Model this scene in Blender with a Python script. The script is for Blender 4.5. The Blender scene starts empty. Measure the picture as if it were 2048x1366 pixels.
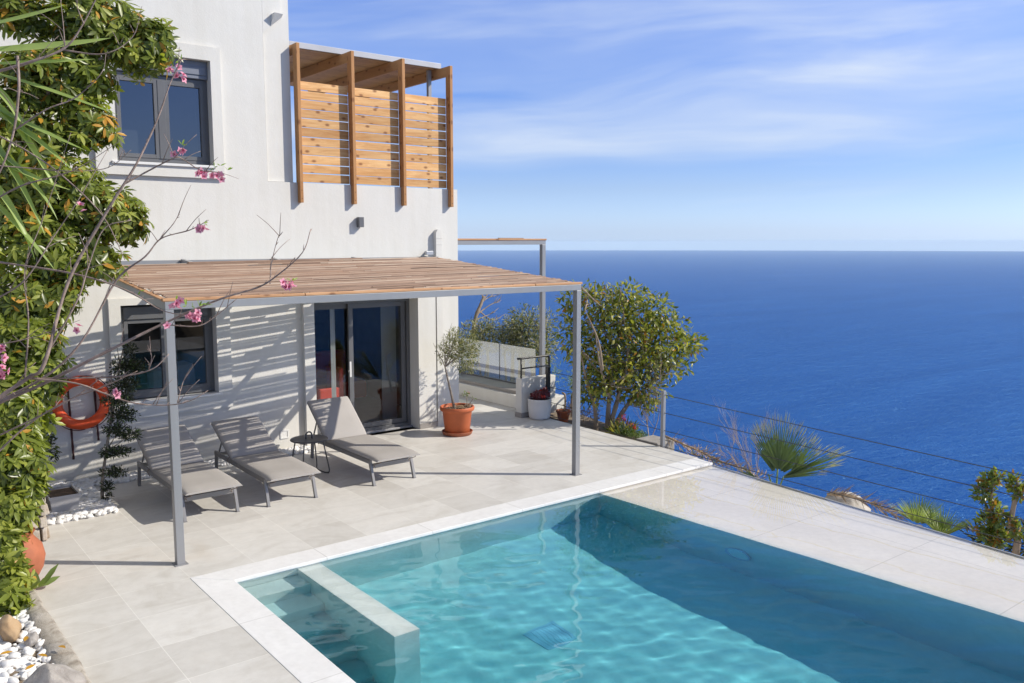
import bpy, bmesh, math, random
import numpy as np
from mathutils import Vector, Matrix

random.seed(7)
RNG = np.random.default_rng(7)
SC = bpy.context.scene
COL = SC.collection
rad = math.radians

# ------------------------------------------------------------------ camera, light, sky
cam_data = bpy.data.cameras.new("camera")
cam_data.sensor_width = 36.0
cam_data.lens = 30.13
cam_data.clip_start = 0.05
cam_data.clip_end = 60000.0
cam = bpy.data.objects.new("camera", cam_data)
COL.objects.link(cam)
cam.matrix_world = Matrix(((0.785935, 0.071993, -0.614104, 0.0),
                           (-0.618309, 0.08994, -0.780772, 0.0),
                           (-0.000978, 0.993342, 0.115201, 3.0),
                           (0, 0, 0, 1)))
SC.camera = cam

SUN_AZ, SUN_EL = rad(-40.0), rad(35.0)          # direction towards the sun, from the +X axis
sun_dir = Vector((math.cos(SUN_EL) * math.cos(SUN_AZ), math.cos(SUN_EL) * math.sin(SUN_AZ), math.sin(SUN_EL)))
sun_data = bpy.data.lights.new("sun", 'SUN')
sun_data.energy = 4.6
sun_data.angle = rad(0.43)
sun_data.cycles.is_caustics_light = True          # sunlight focused by the pool's ripples
sun_data.color = (1.0, 0.94, 0.83)
sun = bpy.data.objects.new("sun", sun_data)
COL.objects.link(sun)
sun.rotation_euler = sun_dir.to_track_quat('Z', 'Y').to_euler()
sun.location = (20, -16, 18)

SC.view_settings.view_transform = 'Standard'
SC.view_settings.look = 'None'
SC.view_settings.exposure = 0.12
SC.view_settings.gamma = 1.0
SC.render.engine = 'CYCLES'
SC.cycles.max_bounces = 8
SC.cycles.transparent_max_bounces = 24
SC.cycles.transmission_bounces = 6
SC.cycles.volume_bounces = 2
SC.cycles.caustics_reflective = True
SC.cycles.caustics_refractive = True
SC.cycles.sample_clamp_indirect = 6.0
SC.cycles.use_denoising = True


class N:
    """small helper round a node tree"""
    def __init__(self, tree):
        self.t = tree
        self.n = tree.nodes
        self.l = tree.links
    def add(self, typ, **kw):
        nd = self.n.new(typ)
        for k, v in kw.items():
            setattr(nd, k, v)
        return nd
    def link(self, a, b):
        self.l.new(a, b)
    def val(self, sock, v):
        if hasattr(v, 'is_output') or isinstance(v, bpy.types.NodeSocket):
            self.l.new(v, sock)
        else:
            sock.default_value = v
    def math(self, op, a, b=0.0, c=0.0, clamp=False):
        nd = self.add('ShaderNodeMath', operation=op, use_clamp=clamp)
        self.val(nd.inputs[0], a); self.val(nd.inputs[1], b)
        if len(nd.inputs) > 2:
            self.val(nd.inputs[2], c)
        return nd.outputs[0]
    def mix(self, f, a, b, blend='MIX'):
        nd = self.add('ShaderNodeMix', data_type='RGBA', blend_type=blend)
        self.val(nd.inputs[0], f); self.val(nd.inputs[6], a); self.val(nd.inputs[7], b)
        return nd.outputs[2]
    def ramp(self, f, stops):
        nd = self.add('ShaderNodeValToRGB')
        el = nd.color_ramp.elements
        while len(el) < len(stops):
            el.new(0.5)
        for e, (p, c) in zip(el, stops):
            e.position = p
            e.color = c if len(c) == 4 else (*c, 1)
        self.val(nd.inputs[0], f)
        return nd.outputs[0]
    def noise(self, vec, scale, detail=3.0, rough=0.5, dist=0.0):
        nd = self.add('ShaderNodeTexNoise')
        if vec is not None:
            self.l.new(vec, nd.inputs['Vector'])
        nd.inputs['Scale'].default_value = scale
        nd.inputs['Detail'].default_value = detail
        nd.inputs['Roughness'].default_value = rough
        nd.inputs['Distortion'].default_value = dist
        return nd.outputs[0]
    def mapping(self, vec, scale=(1, 1, 1), loc=(0, 0, 0), rot=(0, 0, 0)):
        nd = self.add('ShaderNodeMapping')
        self.l.new(vec, nd.inputs[0])
        nd.inputs['Location'].default_value = loc
        nd.inputs['Rotation'].default_value = rot
        nd.inputs['Scale'].default_value = scale
        return nd.outputs[0]


# sky: physical daylight with thin cirrus
world = bpy.data.worlds.new("World")
SC.world = world
world.use_nodes = True
w = N(world.node_tree)
w.n.clear()
wout = w.add('ShaderNodeOutputWorld')
bg = w.add('ShaderNodeBackground')
bg.inputs['Strength'].default_value = 0.105
sky = w.add('ShaderNodeTexSky', sky_type='NISHITA')
sky.sun_disc = False
sky.sun_elevation = SUN_EL
sky.sun_rotation = rad(130.0)
sky.altitude = 150.0
sky.air_density = 1.0
sky.dust_density = 0.4
sky.ozone_density = 2.2
wtc = w.add('ShaderNodeTexCoord')
sep = w.add('ShaderNodeSeparateXYZ')
w.link(wtc.outputs['Generated'], sep.inputs[0])
zc = w.math('MAXIMUM', sep.outputs[2], 0.012)
sv = w.add('ShaderNodeCombineXYZ')
w.link(sep.outputs[0], sv.inputs[0]); w.link(sep.outputs[1], sv.inputs[1]); w.link(zc, sv.inputs[2])
w.link(sv.outputs[0], sky.inputs[0])
# thin cirrus: noise over azimuth and height, gathered in a bank some ten degrees above the sea
az = w.math('ARCTAN2', sep.outputs[0], sep.outputs[1])
comb = w.add('ShaderNodeCombineXYZ')
w.link(az, comb.inputs[0]); w.link(zc, comb.inputs[1])
nb = w.noise(w.mapping(comb.outputs[0], scale=(2.6, 9.0, 1), loc=(0.4, 0.0, 0), rot=(0, 0, 0)), 1.0, 2.0, 0.5)
slant = w.math('ADD', zc, w.math('MULTIPLY', w.math('SUBTRACT', az, 0.9), -0.045))
h = w.math('ADD', slant, w.math('MULTIPLY', w.math('SUBTRACT', nb, 0.5), 0.065))
bank = w.ramp(h, [(0.085, (0, 0, 0)), (0.115, (0.85,) * 3), (0.155, (1,) * 3), (0.21, (0.5,) * 3), (0.26, (0.24,) * 3), (0.4, (0.3,) * 3)])
comb2 = w.add('ShaderNodeCombineXYZ')
w.link(az, comb2.inputs[0]); w.link(h, comb2.inputs[1])
n1 = w.noise(w.mapping(comb2.outputs[0], scale=(2.2, 17.0, 1), rot=(0, 0, 0), loc=(1.3, 0.4, 0)), 1.0, 5.0, 0.5, 0.35)
n2 = w.noise(w.mapping(comb2.outputs[0], scale=(8.0, 50.0, 1), loc=(0.2, 2.4, 0)), 1.0, 4.0, 0.55, 0.6)
st = w.math('MULTIPLY', w.math('SUBTRACT', w.math('ADD', n1, w.math('MULTIPLY', n2, 0.13)), 0.30), 2.1, clamp=True)
cl = w.math('MULTIPLY', bank, st)
wisp = w.math('MULTIPLY', w.math('SUBTRACT', n1, 0.53), w.ramp(zc, [(0.02, (0, 0, 0)), (0.05, (1.6,) * 3), (0.5, (1.6,) * 3)]), clamp=True)
cl = w.math('MULTIPLY', w.math('ADD', cl, wisp, clamp=True), 0.86, clamp=True)
tint = w.ramp(zc, [(0.0, (0.905, 1.19, 2.179)), (0.03, (0.888, 1.106, 1.844)), (0.06, (0.838, 0.964, 1.492)), (0.11, (0.737, 0.88, 1.391)), (0.29, (0.771, 0.989, 1.659)), (0.55, (1.55, 1.25, 0.98))])
skyc = w.mix(1.0, sky.outputs[0], tint, 'MULTIPLY')
skyc = w.mix(cl, skyc, (6.6, 7.4, 8.6, 1))
w.link(skyc, bg.inputs[0])
w.link(bg.outputs[0], wout.inputs[0])

# ------------------------------------------------------------------ materials
def new_mat(name):
    m = bpy.data.materials.new(name)
    m.use_nodes = True
    k = N(m.node_tree)
    p = k.n['Principled BSDF']
    return m, k, p


def objcoord(k):
    return k.add('ShaderNodeTexCoord').outputs['Object']


def mat(name, base, rough=0.6, var=0.10, scale=4.0, bump=0.0, bscale=60.0, metal=0.0, spec=0.4,
        stretch=(1, 1, 1), island=0.0, detail=4.0):
    m, k, p = new_mat(name)
    oc = k.mapping(objcoord(k), scale=stretch)
    n = k.noise(oc, scale, detail, 0.55)
    b = Vector(base)
    c = k.mix(k.math('MULTIPLY', k.math('SUBTRACT', n, 0.3), 2.5, clamp=True),
              (*(b * (1 - var)), 1), (*[min(1, v * (1 + var)) for v in b], 1))
    if island:
        g = k.add('ShaderNodeNewGeometry').outputs['Random Per Island']
        c = k.mix(1.0, c, k.ramp(g, [(0.0, (1 - island,) * 3), (1.0, (1 + island * 0.6,) * 3)]), 'MULTIPLY')
    k.link(c, p.inputs['Base Color'])
    p.inputs['Roughness'].default_value = rough
    p.inputs['Metallic'].default_value = metal
    p.inputs['Specular IOR Level'].default_value = spec
    if bump:
        bn = k.add('ShaderNodeBump')
        bn.inputs['Strength'].default_value = bump
        bn.inputs['Distance'].default_value = 0.01
        k.link(k.noise(oc, bscale, 4.0, 0.6), bn.inputs['Height'])
        k.link(bn.outputs[0], p.inputs['Normal'])
    return m


def leaf_mat(name, base, trans=0.3, rough=0.4, tcol=None):
    m, k, p = new_mat(name)
    n = k.noise(objcoord(k), 9.0, 2.0)
    b = Vector(base)
    c = k.mix(n, (*(b * 0.75), 1), (*(b * 1.25), 1))
    k.link(c, p.inputs['Base Color'])
    p.inputs['Roughness'].default_value = rough
    p.inputs['Specular IOR Level'].default_value = 0.45
    tr = k.add('ShaderNodeBsdfTranslucent')
    tb = Vector(tcol) if tcol else Vector((b[0] * 1.5, b[1] * 1.6, b[2] * 0.6))
    tr.inputs[0].default_value = (*tb, 1)
    mx = k.add('ShaderNodeMixShader')
    mx.inputs[0].default_value = trans
    k.link(p.outputs[0], mx.inputs[1]); k.link(tr.outputs[0], mx.inputs[2])
    k.link(mx.outputs[0], k.n['Material Output'].inputs[0])
    return m


def tile_mat():
    m, k, p = new_mat("terrace_tiles")
    oc = objcoord(k)
    br = k.add('ShaderNodeTexBrick')
    br.offset = 0.0
    br.inputs['Scale'].default_value = 1.0
    br.inputs['Mortar Size'].default_value = 0.0032
    br.inputs['Mortar Smooth'].default_value = 0.2
    br.inputs['Bias'].default_value = 0.0
    br.inputs['Brick Width'].default_value = 0.60
    br.inputs['Row Height'].default_value = 0.607
    br.inputs['Color1'].default_value = (0.575, 0.553, 0.517, 1)
    br.inputs['Color2'].default_value = (0.67, 0.65, 0.615, 1)
    br.inputs['Mortar'].default_value = (0.74, 0.72, 0.68, 1)
    k.link(k.mapping(oc, loc=(-1.71 + 0.6 * 10, -9.45 + 0.607 * 30, 0)), br.inputs[0])
    n1 = k.noise(k.mapping(oc, scale=(0.8, 1.5, 1)), 1.7, 6.0, 0.65, 0.9)
    n2 = k.noise(oc, 11.0, 6.0, 0.65)
    f1 = k.ramp(n1, [(0.30, (0.86, 0.845, 0.82)), (0.52, (1, 1, 1)), (0.75, (1.06, 1.05, 1.04))])
    f2 = k.ramp(n2, [(0.30, (0.94, 0.93, 0.92)), (0.60, (1.02, 1.02, 1.02))])
    c = k.mix(1.0, k.mix(1.0, br.outputs[0], f1, 'MULTIPLY'), f2, 'MULTIPLY')
    # sparse rusty water stains
    n3 = k.noise(k.mapping(oc, loc=(3, 8, 0)), 0.9, 4.0, 0.6, 0.8)
    c = k.mix(k.ramp(n3, [(0.60, (0, 0, 0)), (0.72, (0.35, 0.35, 0.35))]), c, (0.50, 0.42, 0.33, 1))
    k.link(c, p.inputs['Base Color'])
    k.link(k.ramp(n2, [(0.3, (0.42,) * 3), (0.7, (0.6,) * 3)]), p.inputs['Roughness'])
    p.inputs['Specular IOR Level'].default_value = 0.35
    bn = k.add('ShaderNodeBump')
    bn.inputs['Strength'].default_value = 0.25
    bn.inputs['Distance'].default_value = 0.004
    h = k.math('ADD', k.math('MULTIPLY', br.outputs['Fac'], -0.8), k.math('MULTIPLY', n2, 0.25))
    k.link(h, bn.inputs['Height'])
    k.link(bn.outputs[0], p.inputs['Normal'])
    return m


def stone_mat(name, c1, c2, scale=2.0, joint=1.2, rough=0.55):
    """pale slabs laid in a row"""
    m, k, p = new_mat(name)
    oc = objcoord(k)
    n1 = k.noise(k.mapping(oc, scale=(1.2, 0.6, 1)), scale, 6.0, 0.62, 0.6)
    n2 = k.noise(oc, 14.0, 5.0, 0.6)
    c = k.mix(k.ramp(n1, [(0.35, (0, 0, 0)), (0.65, (1, 1, 1))]), (*c1, 1), (*c2, 1))
    c = k.mix(1.0, c, k.ramp(n2, [(0.3, (0.95, 0.95, 0.95)), (0.65, (1.03, 1.03, 1.03))]), 'MULTIPLY')
    if joint:
        br = k.add('ShaderNodeTexBrick')
        br.offset = 0.0
        br.inputs['Scale'].default_value = 1.0
        br.inputs['Mortar Size'].default_value = 0.003
        br.inputs['Brick Width'].default_value = joint
        br.inputs['Row Height'].default_value = joint
        br.inputs['Color1'].default_value = (1, 1, 1, 1)
        br.inputs['Color2'].default_value = (0.965, 0.965, 0.965, 1)
        br.inputs['Mortar'].default_value = (0.62, 0.61, 0.59, 1)
        k.link(k.mapping(oc, loc=(20.5, 19.98, 0)), br.inputs[0])
        c = k.mix(1.0, c, br.outputs[0], 'MULTIPLY')
    k.link(c, p.inputs['Base Color'])
    p.inputs['Roughness'].default_value = rough
    p.inputs['Specular IOR Level'].default_value = 0.35
    bn = k.add('ShaderNodeBump')
    bn.inputs['Strength'].default_value = 0.12
    bn.inputs['Distance'].default_value = 0.004
    k.link(n2, bn.inputs['Height'])
    k.link(bn.outputs[0], p.inputs['Normal'])
    return m


def plaster_mat():
    m, k, p = new_mat("white_plaster")
    oc = objcoord(k)
    n1 = k.noise(oc, 0.8, 5.0, 0.6, 0.3)
    n2 = k.noise(k.mapping(oc, scale=(5, 5, 0.35)), 1.2, 4.0, 0.6)
    c = k.ramp(n1, [(0.32, (0.65, 0.63, 0.585)), (0.68, (0.69, 0.673, 0.634))])
    c = k.mix(1.0, c, k.ramp(n2, [(0.30, (0.955, 0.95, 0.935)), (0.6, (1, 1, 1))]), 'MULTIPLY')
    k.link(c, p.inputs['Base Color'])
    p.inputs['Roughness'].default_value = 0.85
    p.inputs['Specular IOR Level'].default_value = 0.2
    bn = k.add('ShaderNodeBump')
    bn.inputs['Strength'].default_value = 0.16
    bn.inputs['Distance'].default_value = 0.012
    h = k.math('ADD', k.noise(oc, 70.0, 4.0, 0.6), k.math('MULTIPLY', k.noise(oc, 3.2, 4.0, 0.6), 3.2))
    k.link(h, bn.inputs['Height'])
    k.link(bn.outputs[0], p.inputs['Normal'])
    return m


def wood_mat(name, c1, c2, knot, axis='X', ring=28.0, island=0.18, rough=0.55, knots=True, tint=None):
    """sawn softwood: grain along one axis, knots, each board its own tone"""
    m, k, p = new_mat(name)
    oc = objcoord(k)
    g = k.add('ShaderNodeNewGeometry').outputs['Random Per Island']
    shift = k.add('ShaderNodeVectorMath', operation='ADD')
    cb = k.add('ShaderNodeCombineXYZ')
    for i in range(3):
        k.link(k.math('MULTIPLY', g, 37.0 + 11 * i), cb.inputs[i])
    k.link(oc, shift.inputs[0]); k.link(cb.outputs[0], shift.inputs[1])
    s = {'X': (0.12, 1, 1), 'Y': (1, 0.12, 1), 'Z': (1, 1, 0.12)}[axis]
    v = k.mapping(shift.outputs[0], scale=s)
    n = k.noise(v, ring, 5.0, 0.65, 0.8)
    nbig = k.noise(v, ring * 0.22, 3.0, 0.6, 1.2)
    c = k.mix(k.ramp(k.math('ADD', k.math('MULTIPLY', n, 0.6), k.math('MULTIPLY', nbig, 0.4)), [(0.38, (0, 0, 0)), (0.62, (1, 1, 1))]), (*c1, 1), (*c2, 1))
    if knots:
        sp = k.add('ShaderNodeSeparateXYZ'); k.link(shift.outputs[0], sp.inputs[0])
        cv = k.add('ShaderNodeCombineXYZ')
        al, ac = {'X': (0, 2), 'Y': (1, 2), 'Z': (2, 0)}[axis]
        k.link(k.math('MULTIPLY', sp.outputs[al], 0.55), cv.inputs[0])
        k.link(k.math('ADD', sp.outputs[ac], k.math('MULTIPLY', sp.outputs[1], 0.0 if axis == 'Y' else 1.0)), cv.inputs[1])
        vo = k.add('ShaderNodeTexVoronoi', voronoi_dimensions='2D')
        vo.inputs['Scale'].default_value = 5.0
        k.link(cv.outputs[0], vo.inputs['Vector'])
        kf = k.ramp(vo.outputs['Distance'], [(0.05, (1, 1, 1)), (0.13, (0, 0, 0))])
        c = k.mix(k.math('MULTIPLY', kf, 0.85), c, (*knot, 1))
    c = k.mix(1.0, c, k.ramp(g, [(0.0, (1 - island, 1 - island * 1.15, 1 - island * 1.35)), (1.0, (1 + island * 0.5,) * 3)]), 'MULTIPLY')
    k.link(c, p.inputs['Base Color'])
    p.inputs['Roughness'].default_value = rough
    p.inputs['Specular IOR Level'].default_value = 0.3
    bn = k.add('ShaderNodeBump')
    bn.inputs['Strength'].default_value = 0.2
    bn.inputs['Distance'].default_value = 0.003
    k.link(n, bn.inputs['Height'])
    k.link(bn.outputs[0], p.inputs['Normal'])
    return m


def reed_mat():
    m, k, p = new_mat("weathered_reeds")
    oc = objcoord(k)
    g = k.add('ShaderNodeNewGeometry').outputs['Random Per Island']
    n = k.noise(k.mapping(oc, scale=(0.5, 14, 14)), 3.0, 4.0, 0.6)
    c = k.ramp(g, [(0.0, (0.14, 0.085, 0.06)), (0.15, (0.29, 0.18, 0.12)), (0.45, (0.25, 0.165, 0.12)), (0.75, (0.34, 0.235, 0.17)), (1.0, (0.45, 0.37, 0.30))])
    c = k.mix(1.0, c, k.ramp(n, [(0.3, (0.72, 0.68, 0.66)), (0.65, (1.12, 1.1, 1.08))]), 'MULTIPLY')
    k.link(c, p.inputs['Base Color'])
    p.inputs['Roughness'].default_value = 0.6
    p.inputs['Specular IOR Level'].default_value = 0.35
    return m


def schlick(k, f0, normal=None):
    lw = k.add('ShaderNodeLayerWeight')
    lw.inputs['Blend'].default_value = 0.5
    if normal is not None:
        k.link(normal, lw.inputs['Normal'])
    return k.math('ADD', k.math('MULTIPLY', k.math('POWER', lw.outputs['Facing'], 5.0), 1 - f0), f0)


def glass_mat(name, ior=1.9, tint=(0.75, 0.80, 0.80), rough=0.0):
    m, k, p = new_mat(name)
    k.n.remove(p)
    f0 = ((ior - 1) / (ior + 1)) ** 2
    fres = schlick(k, f0)
    tr = k.add('ShaderNodeBsdfTransparent'); tr.inputs[0].default_value = (*tint, 1)
    gl = k.add('ShaderNodeBsdfGlossy'); gl.inputs['Roughness'].default_value = rough
    mx = k.add('ShaderNodeMixShader')
    k.link(fres, mx.inputs[0]); k.link(tr.outputs[0], mx.inputs[1]); k.link(gl.outputs[0], mx.inputs[2])
    k.link(mx.outputs[0], k.n['Material Output'].inputs[0])
    return m


def water_mat():
    """clear refracting surface; the colour comes from the water body below it"""
    m, k, p = new_mat("pool_water")
    k.n.remove(p)
    g = k.add('ShaderNodeBsdfGlass')
    g.inputs['IOR'].default_value = 1.333
    g.inputs['Roughness'].default_value = 0.0
    k.link(g.outputs[0], k.n['Material Output'].inputs[0])
    return m


def water_body_mat():
    m, k, p = new_mat("pool_water_body")
    k.n.remove(p)
    va = k.add('ShaderNodeVolumeAbsorption')
    va.inputs['Color'].default_value = (0.10, 0.81, 0.905, 1)
    va.inputs['Density'].default_value = 1.08
    k.link(va.outputs[0], k.n['Material Output'].inputs['Volume'])
    return m


def sea_mat():
    m, k, p = new_mat("sea_water")
    k.n.remove(p)
    oc = objcoord(k)
    a = k.noise(k.mapping(oc, scale=(0.035, 0.11, 1), rot=(0, 0, rad(52))), 1.0, 4.0, 0.7, 0.4)
    b = k.noise(k.mapping(oc, scale=(0.0022, 0.010, 1), rot=(0, 0, rad(58))), 1.0, 4.0, 0.6, 0.8)
    d = k.add('ShaderNodeBsdfDiffuse')
    c = k.ramp(b, [(0.3, (0.001, 0.050, 0.235)), (0.7, (0.002, 0.062, 0.275))])
    k.link(c, d.inputs[0])
    bn = k.add('ShaderNodeBump')
    bn.inputs['Strength'].default_value = 1.0
    bn.inputs['Distance'].default_value = 7.0
    k.link(a, bn.inputs['Height'])
    gl = k.add('ShaderNodeBsdfGlossy')
    gl.inputs['Roughness'].default_value = 0.14
    gl.inputs['Color'].default_value = (0.30, 0.62, 0.95, 1)
    k.link(bn.outputs[0], gl.inputs['Normal'])
    lw = k.add('ShaderNodeLayerWeight'); lw.inputs['Blend'].default_value = 0.5
    k.link(bn.outputs[0], lw.inputs['Normal'])
    # wind lanes: rougher and smoother water mirror more or less of the sky
    lane = k.ramp(b, [(0.30, (0.45,) * 3), (0.70, (0.60,) * 3)])
    f = k.math('ADD', k.math('MULTIPLY', k.math('POWER', lw.outputs['Facing'], 5.0), lane), 0.015)
    mx = k.add('ShaderNodeMixShader')
    k.link(f, mx.inputs[0]); k.link(d.outputs[0], mx.inputs[1]); k.link(gl.outputs[0], mx.inputs[2])
    k.link(mx.outputs[0], k.n['Material Output'].inputs[0])
    return m


def rock_mat(name, c1, c2, c3, scale=6.0, bump=0.7):
    m, k, p = new_mat(name)
    oc = objcoord(k)
    n = k.noise(oc, scale, 8.0, 0.65, 0.5)
    c = k.ramp(n, [(0.30, c1), (0.5, c2), (0.70, c3)])
    g = k.add('ShaderNodeNewGeometry').outputs['Random Per Island']
    c = k.mix(1.0, c, k.ramp(g, [(0, (0.78, 0.74, 0.68)), (1, (1.15, 1.12, 1.1))]), 'MULTIPLY')
    k.link(c, p.inputs['Base Color'])
    p.inputs['Roughness'].default_value = 0.85
    bn = k.add('ShaderNodeBump')
    bn.inputs['Strength'].default_value = bump
    bn.inputs['Distance'].default_value = 0.02
    k.link(k.noise(oc, scale * 3, 8.0, 0.7), bn.inputs['Height'])
    k.link(bn.outputs[0], p.inputs['Normal'])
    return m


M = {}
M['plaster'] = plaster_mat()
M['tiles'] = tile_mat()
M['coping'] = stone_mat("pool_coping", (0.74, 0.725, 0.71), (0.80, 0.79, 0.78), 2.2, 1.2)
M['ledge'] = stone_mat("wet_ledge", (0.76, 0.725, 0.675), (0.82, 0.79, 0.745), 1.3, 1.2)
M['pool'] = stone_mat("pool_lining", (0.72, 0.72, 0.69), (0.78, 0.785, 0.765), 1.5, 0)
M['water'] = water_mat()
M['water_body'] = water_body_mat()
M['sea'] = sea_mat()
M['alu'] = mat("grey_painted_steel", (0.29, 0.29, 0.297), 0.42, 0.06, 3.0, metal=0.25, stretch=(1, 1, 0.2))
M['anthra'] = mat("anthracite_frame", (0.125, 0.126, 0.132), 0.4, 0.05, 6.0)
M['shutter'] = mat("grey_shutter_box", (0.19, 0.205, 0.245), 0.45, 0.05, 6.0)
M['black'] = mat("black_steel", (0.022, 0.022, 0.023), 0.35, 0.1, 8.0)
M['sill'] = mat("pale_marble_sill", (0.72, 0.71, 0.69), 0.45, 0.06, 5.0)
M['skirting'] = mat("grey_skirting_tile", (0.27, 0.25, 0.235), 0.5, 0.10, 3.0)
M['pine'] = wood_mat("pine_boards", (0.55, 0.28, 0.10), (0.76, 0.48, 0.225), (0.22, 0.085, 0.03), 'X', 20.0, 0.26)
M['pine_post'] = wood_mat("pine_posts", (0.40, 0.19, 0.07), (0.49, 0.25, 0.10), (0.20, 0.08, 0.03), 'Z', 18.0, 0.10)
M['pine_beam'] = wood_mat("pine_beams", (0.40, 0.20, 0.08), (0.50, 0.27, 0.11), (0.20, 0.08, 0.03), 'Y', 18.0, 0.10)
M['pine_roof'] = wood_mat("pine_ceiling", (0.36, 0.20, 0.09), (0.45, 0.26, 0.12), (0.18, 0.08, 0.03), 'X', 18.0, 0.18)
M['flashing'] = mat("zinc_flashing", (0.42, 0.42, 0.43), 0.4, 0.06, 3.0, metal=0.3)
M['reed'] = reed_mat()
M['batten'] = wood_mat("split_cane", (0.46, 0.24, 0.12), (0.60, 0.34, 0.18), (0.22, 0.10, 0.05), 'X', 30.0, 0.2)
M['glass'] = glass_mat("window_glass", 1.75, (0.86, 0.90, 0.90))
M['glass_up'] = glass_mat("upper_window_glass", 2.3, (0.30, 0.34, 0.40))
M['glass_rail'] = glass_mat("balustrade_glass", 4.2, (0.72, 0.80, 0.78), 0.0)
M['cushion'] = mat("taupe_cushion", (0.40, 0.375, 0.352), 0.9, 0.05, 3.0, bump=0.35, bscale=420.0, spec=0.1)
M['cushion_side'] = mat("brown_cushion_piping", (0.20, 0.15, 0.125), 0.9, 0.05, 3.0, spec=0.1)
M['lframe'] = mat("taupe_aluminium", (0.23, 0.222, 0.218), 0.4, 0.05, 4.0, metal=0.3)
M['table'] = mat("dark_grey_table", (0.075, 0.072, 0.072), 0.4, 0.12, 8.0, stretch=(1, 8, 1))
M['terracotta'] = mat("terracotta", (0.46, 0.115, 0.04), 0.55, 0.12, 5.0, bump=0.15, bscale=40)
M['terra_pale'] = mat("pale_terracotta", (0.36, 0.115, 0.055), 0.7, 0.18, 6.0, bump=0.2, bscale=40)
M['whitepot'] = mat("white_glazed_pot", (0.66, 0.65, 0.645), 0.3, 0.05, 6.0)
M['greybox'] = mat("grey_planter_plastic", (0.40, 0.395, 0.40), 0.55, 0.05, 6.0)
M['soil'] = mat("dark_soil", (0.075, 0.05, 0.035), 0.95, 0.45, 18.0, bump=0.8, bscale=60)
M['earth'] = mat("dry_earth", (0.20, 0.155, 0.11), 0.95, 0.4, 1.4, bump=0.9, bscale=9)
M['pebble'] = mat("white_marble_pebble", (0.80, 0.785, 0.77), 0.5, 0.05, 9.0, island=0.10)
M['orange'] = mat("orange_lifebuoy", (0.72, 0.085, 0.018), 0.42, 0.08, 5.0)
M['rope'] = mat("brown_rope", (0.075, 0.03, 0.028), 0.85, 0.25, 30.0)
M['wallstone'] = rock_mat("dry_stone", (0.30, 0.22, 0.15), (0.46, 0.42, 0.37), (0.60, 0.55, 0.48), 5.0)
M['boulder'] = rock_mat("grey_boulder", (0.28, 0.26, 0.25), (0.42, 0.40, 0.39), (0.55, 0.53, 0.51), 7.0)
M['brownstone'] = rock_mat("tan_stone", (0.36, 0.24, 0.13), (0.45, 0.31, 0.18), (0.52, 0.39, 0.25), 4.0, 0.3)
M['kerb'] = rock_mat("weathered_concrete_kerb", (0.22, 0.19, 0.155), (0.40, 0.37, 0.325), (0.50, 0.47, 0.43), 9.0, 0.6)
M['concrete'] = rock_mat("grey_concrete", (0.26, 0.25, 0.24), (0.36, 0.35, 0.34), (0.45, 0.44, 0.43), 6.0, 0.4)
M['whiterock'] = rock_mat("white_limestone", (0.40, 0.36, 0.32), (0.58, 0.55, 0.51), (0.70, 0.67, 0.63), 6.0, 0.6)
M['bark_pale'] = mat("pale_bark", (0.29, 0.225, 0.165), 0.85, 0.30, 12.0, bump=0.6, bscale=30, stretch=(1, 1, 0.4))
M['bark_grey'] = mat("grey_bark", (0.25, 0.21, 0.17), 0.85, 0.30, 14.0, bump=0.6, bscale=40)
M['twig'] = mat("reddish_twig", (0.29, 0.215, 0.18), 0.75, 0.35, 14.0, bump=0.5, bscale=60)
M['dry'] = mat("dry_straw", (0.46, 0.33, 0.20), 0.85, 0.30, 10.0)
M['dry_grey'] = mat("dry_grey_twig", (0.42, 0.33, 0.28), 0.85, 0.25, 10.0)
M['sch_a'] = leaf_mat("schefflera_leaf_dark", (0.092, 0.118, 0.020), 0.36, 0.32)
M['sch_b'] = leaf_mat("schefflera_leaf", (0.195, 0.235, 0.040), 0.40, 0.34)
M['sch_c'] = leaf_mat("schefflera_leaf_light", (0.34, 0.37, 0.075), 0.40, 0.36)
M['sch_o'] = leaf_mat("schefflera_leaf_orange", (0.52, 0.27, 0.035), 0.3, 0.45)
M['fic_a'] = leaf_mat("tree_leaf_dark", (0.105, 0.130, 0.026), 0.36, 0.32)
M['fic_b'] = leaf_mat("tree_leaf", (0.24, 0.262, 0.055), 0.40, 0.34)
M['fic_c'] = leaf_mat("tree_leaf_bronze", (0.42, 0.38, 0.10), 0.40, 0.38)
M['fic_o'] = leaf_mat("tree_leaf_orange", (0.36, 0.17, 0.03), 0.3, 0.4)
M['oliv_a'] = leaf_mat("olive_leaf_dark", (0.15, 0.15, 0.07), 0.3, 0.5)
M['oliv_b'] = leaf_mat("olive_leaf_silver", (0.38, 0.36, 0.21), 0.3, 0.5)
M['grn_a'] = leaf_mat("shrub_leaf", (0.08, 0.125, 0.035), 0.3, 0.5)
M['grn_b'] = leaf_mat("shrub_leaf_light", (0.19, 0.26, 0.09), 0.3, 0.5)
M['slender'] = leaf_mat("dark_needle_leaf", (0.022, 0.030, 0.012), 0.15, 0.5)
M['yucca'] = leaf_mat("yucca_blade", (0.36, 0.44, 0.14), 0.35, 0.4)
M['yucca_d'] = leaf_mat("yucca_blade_shaded", (0.26, 0.34, 0.10), 0.35, 0.4)  # darker copy of the blade green, with shade put into the colour
M['palm'] = leaf_mat("fan_palm_leaf", (0.125, 0.175, 0.06), 0.3, 0.45)
M['palm_y'] = leaf_mat("spiky_palm_leaf", (0.28, 0.34, 0.10), 0.32, 0.45)
M['pink'] = leaf_mat("peach_petal", (0.80, 0.36, 0.48), 0.35, 0.6, (0.85, 0.40, 0.50))
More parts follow.
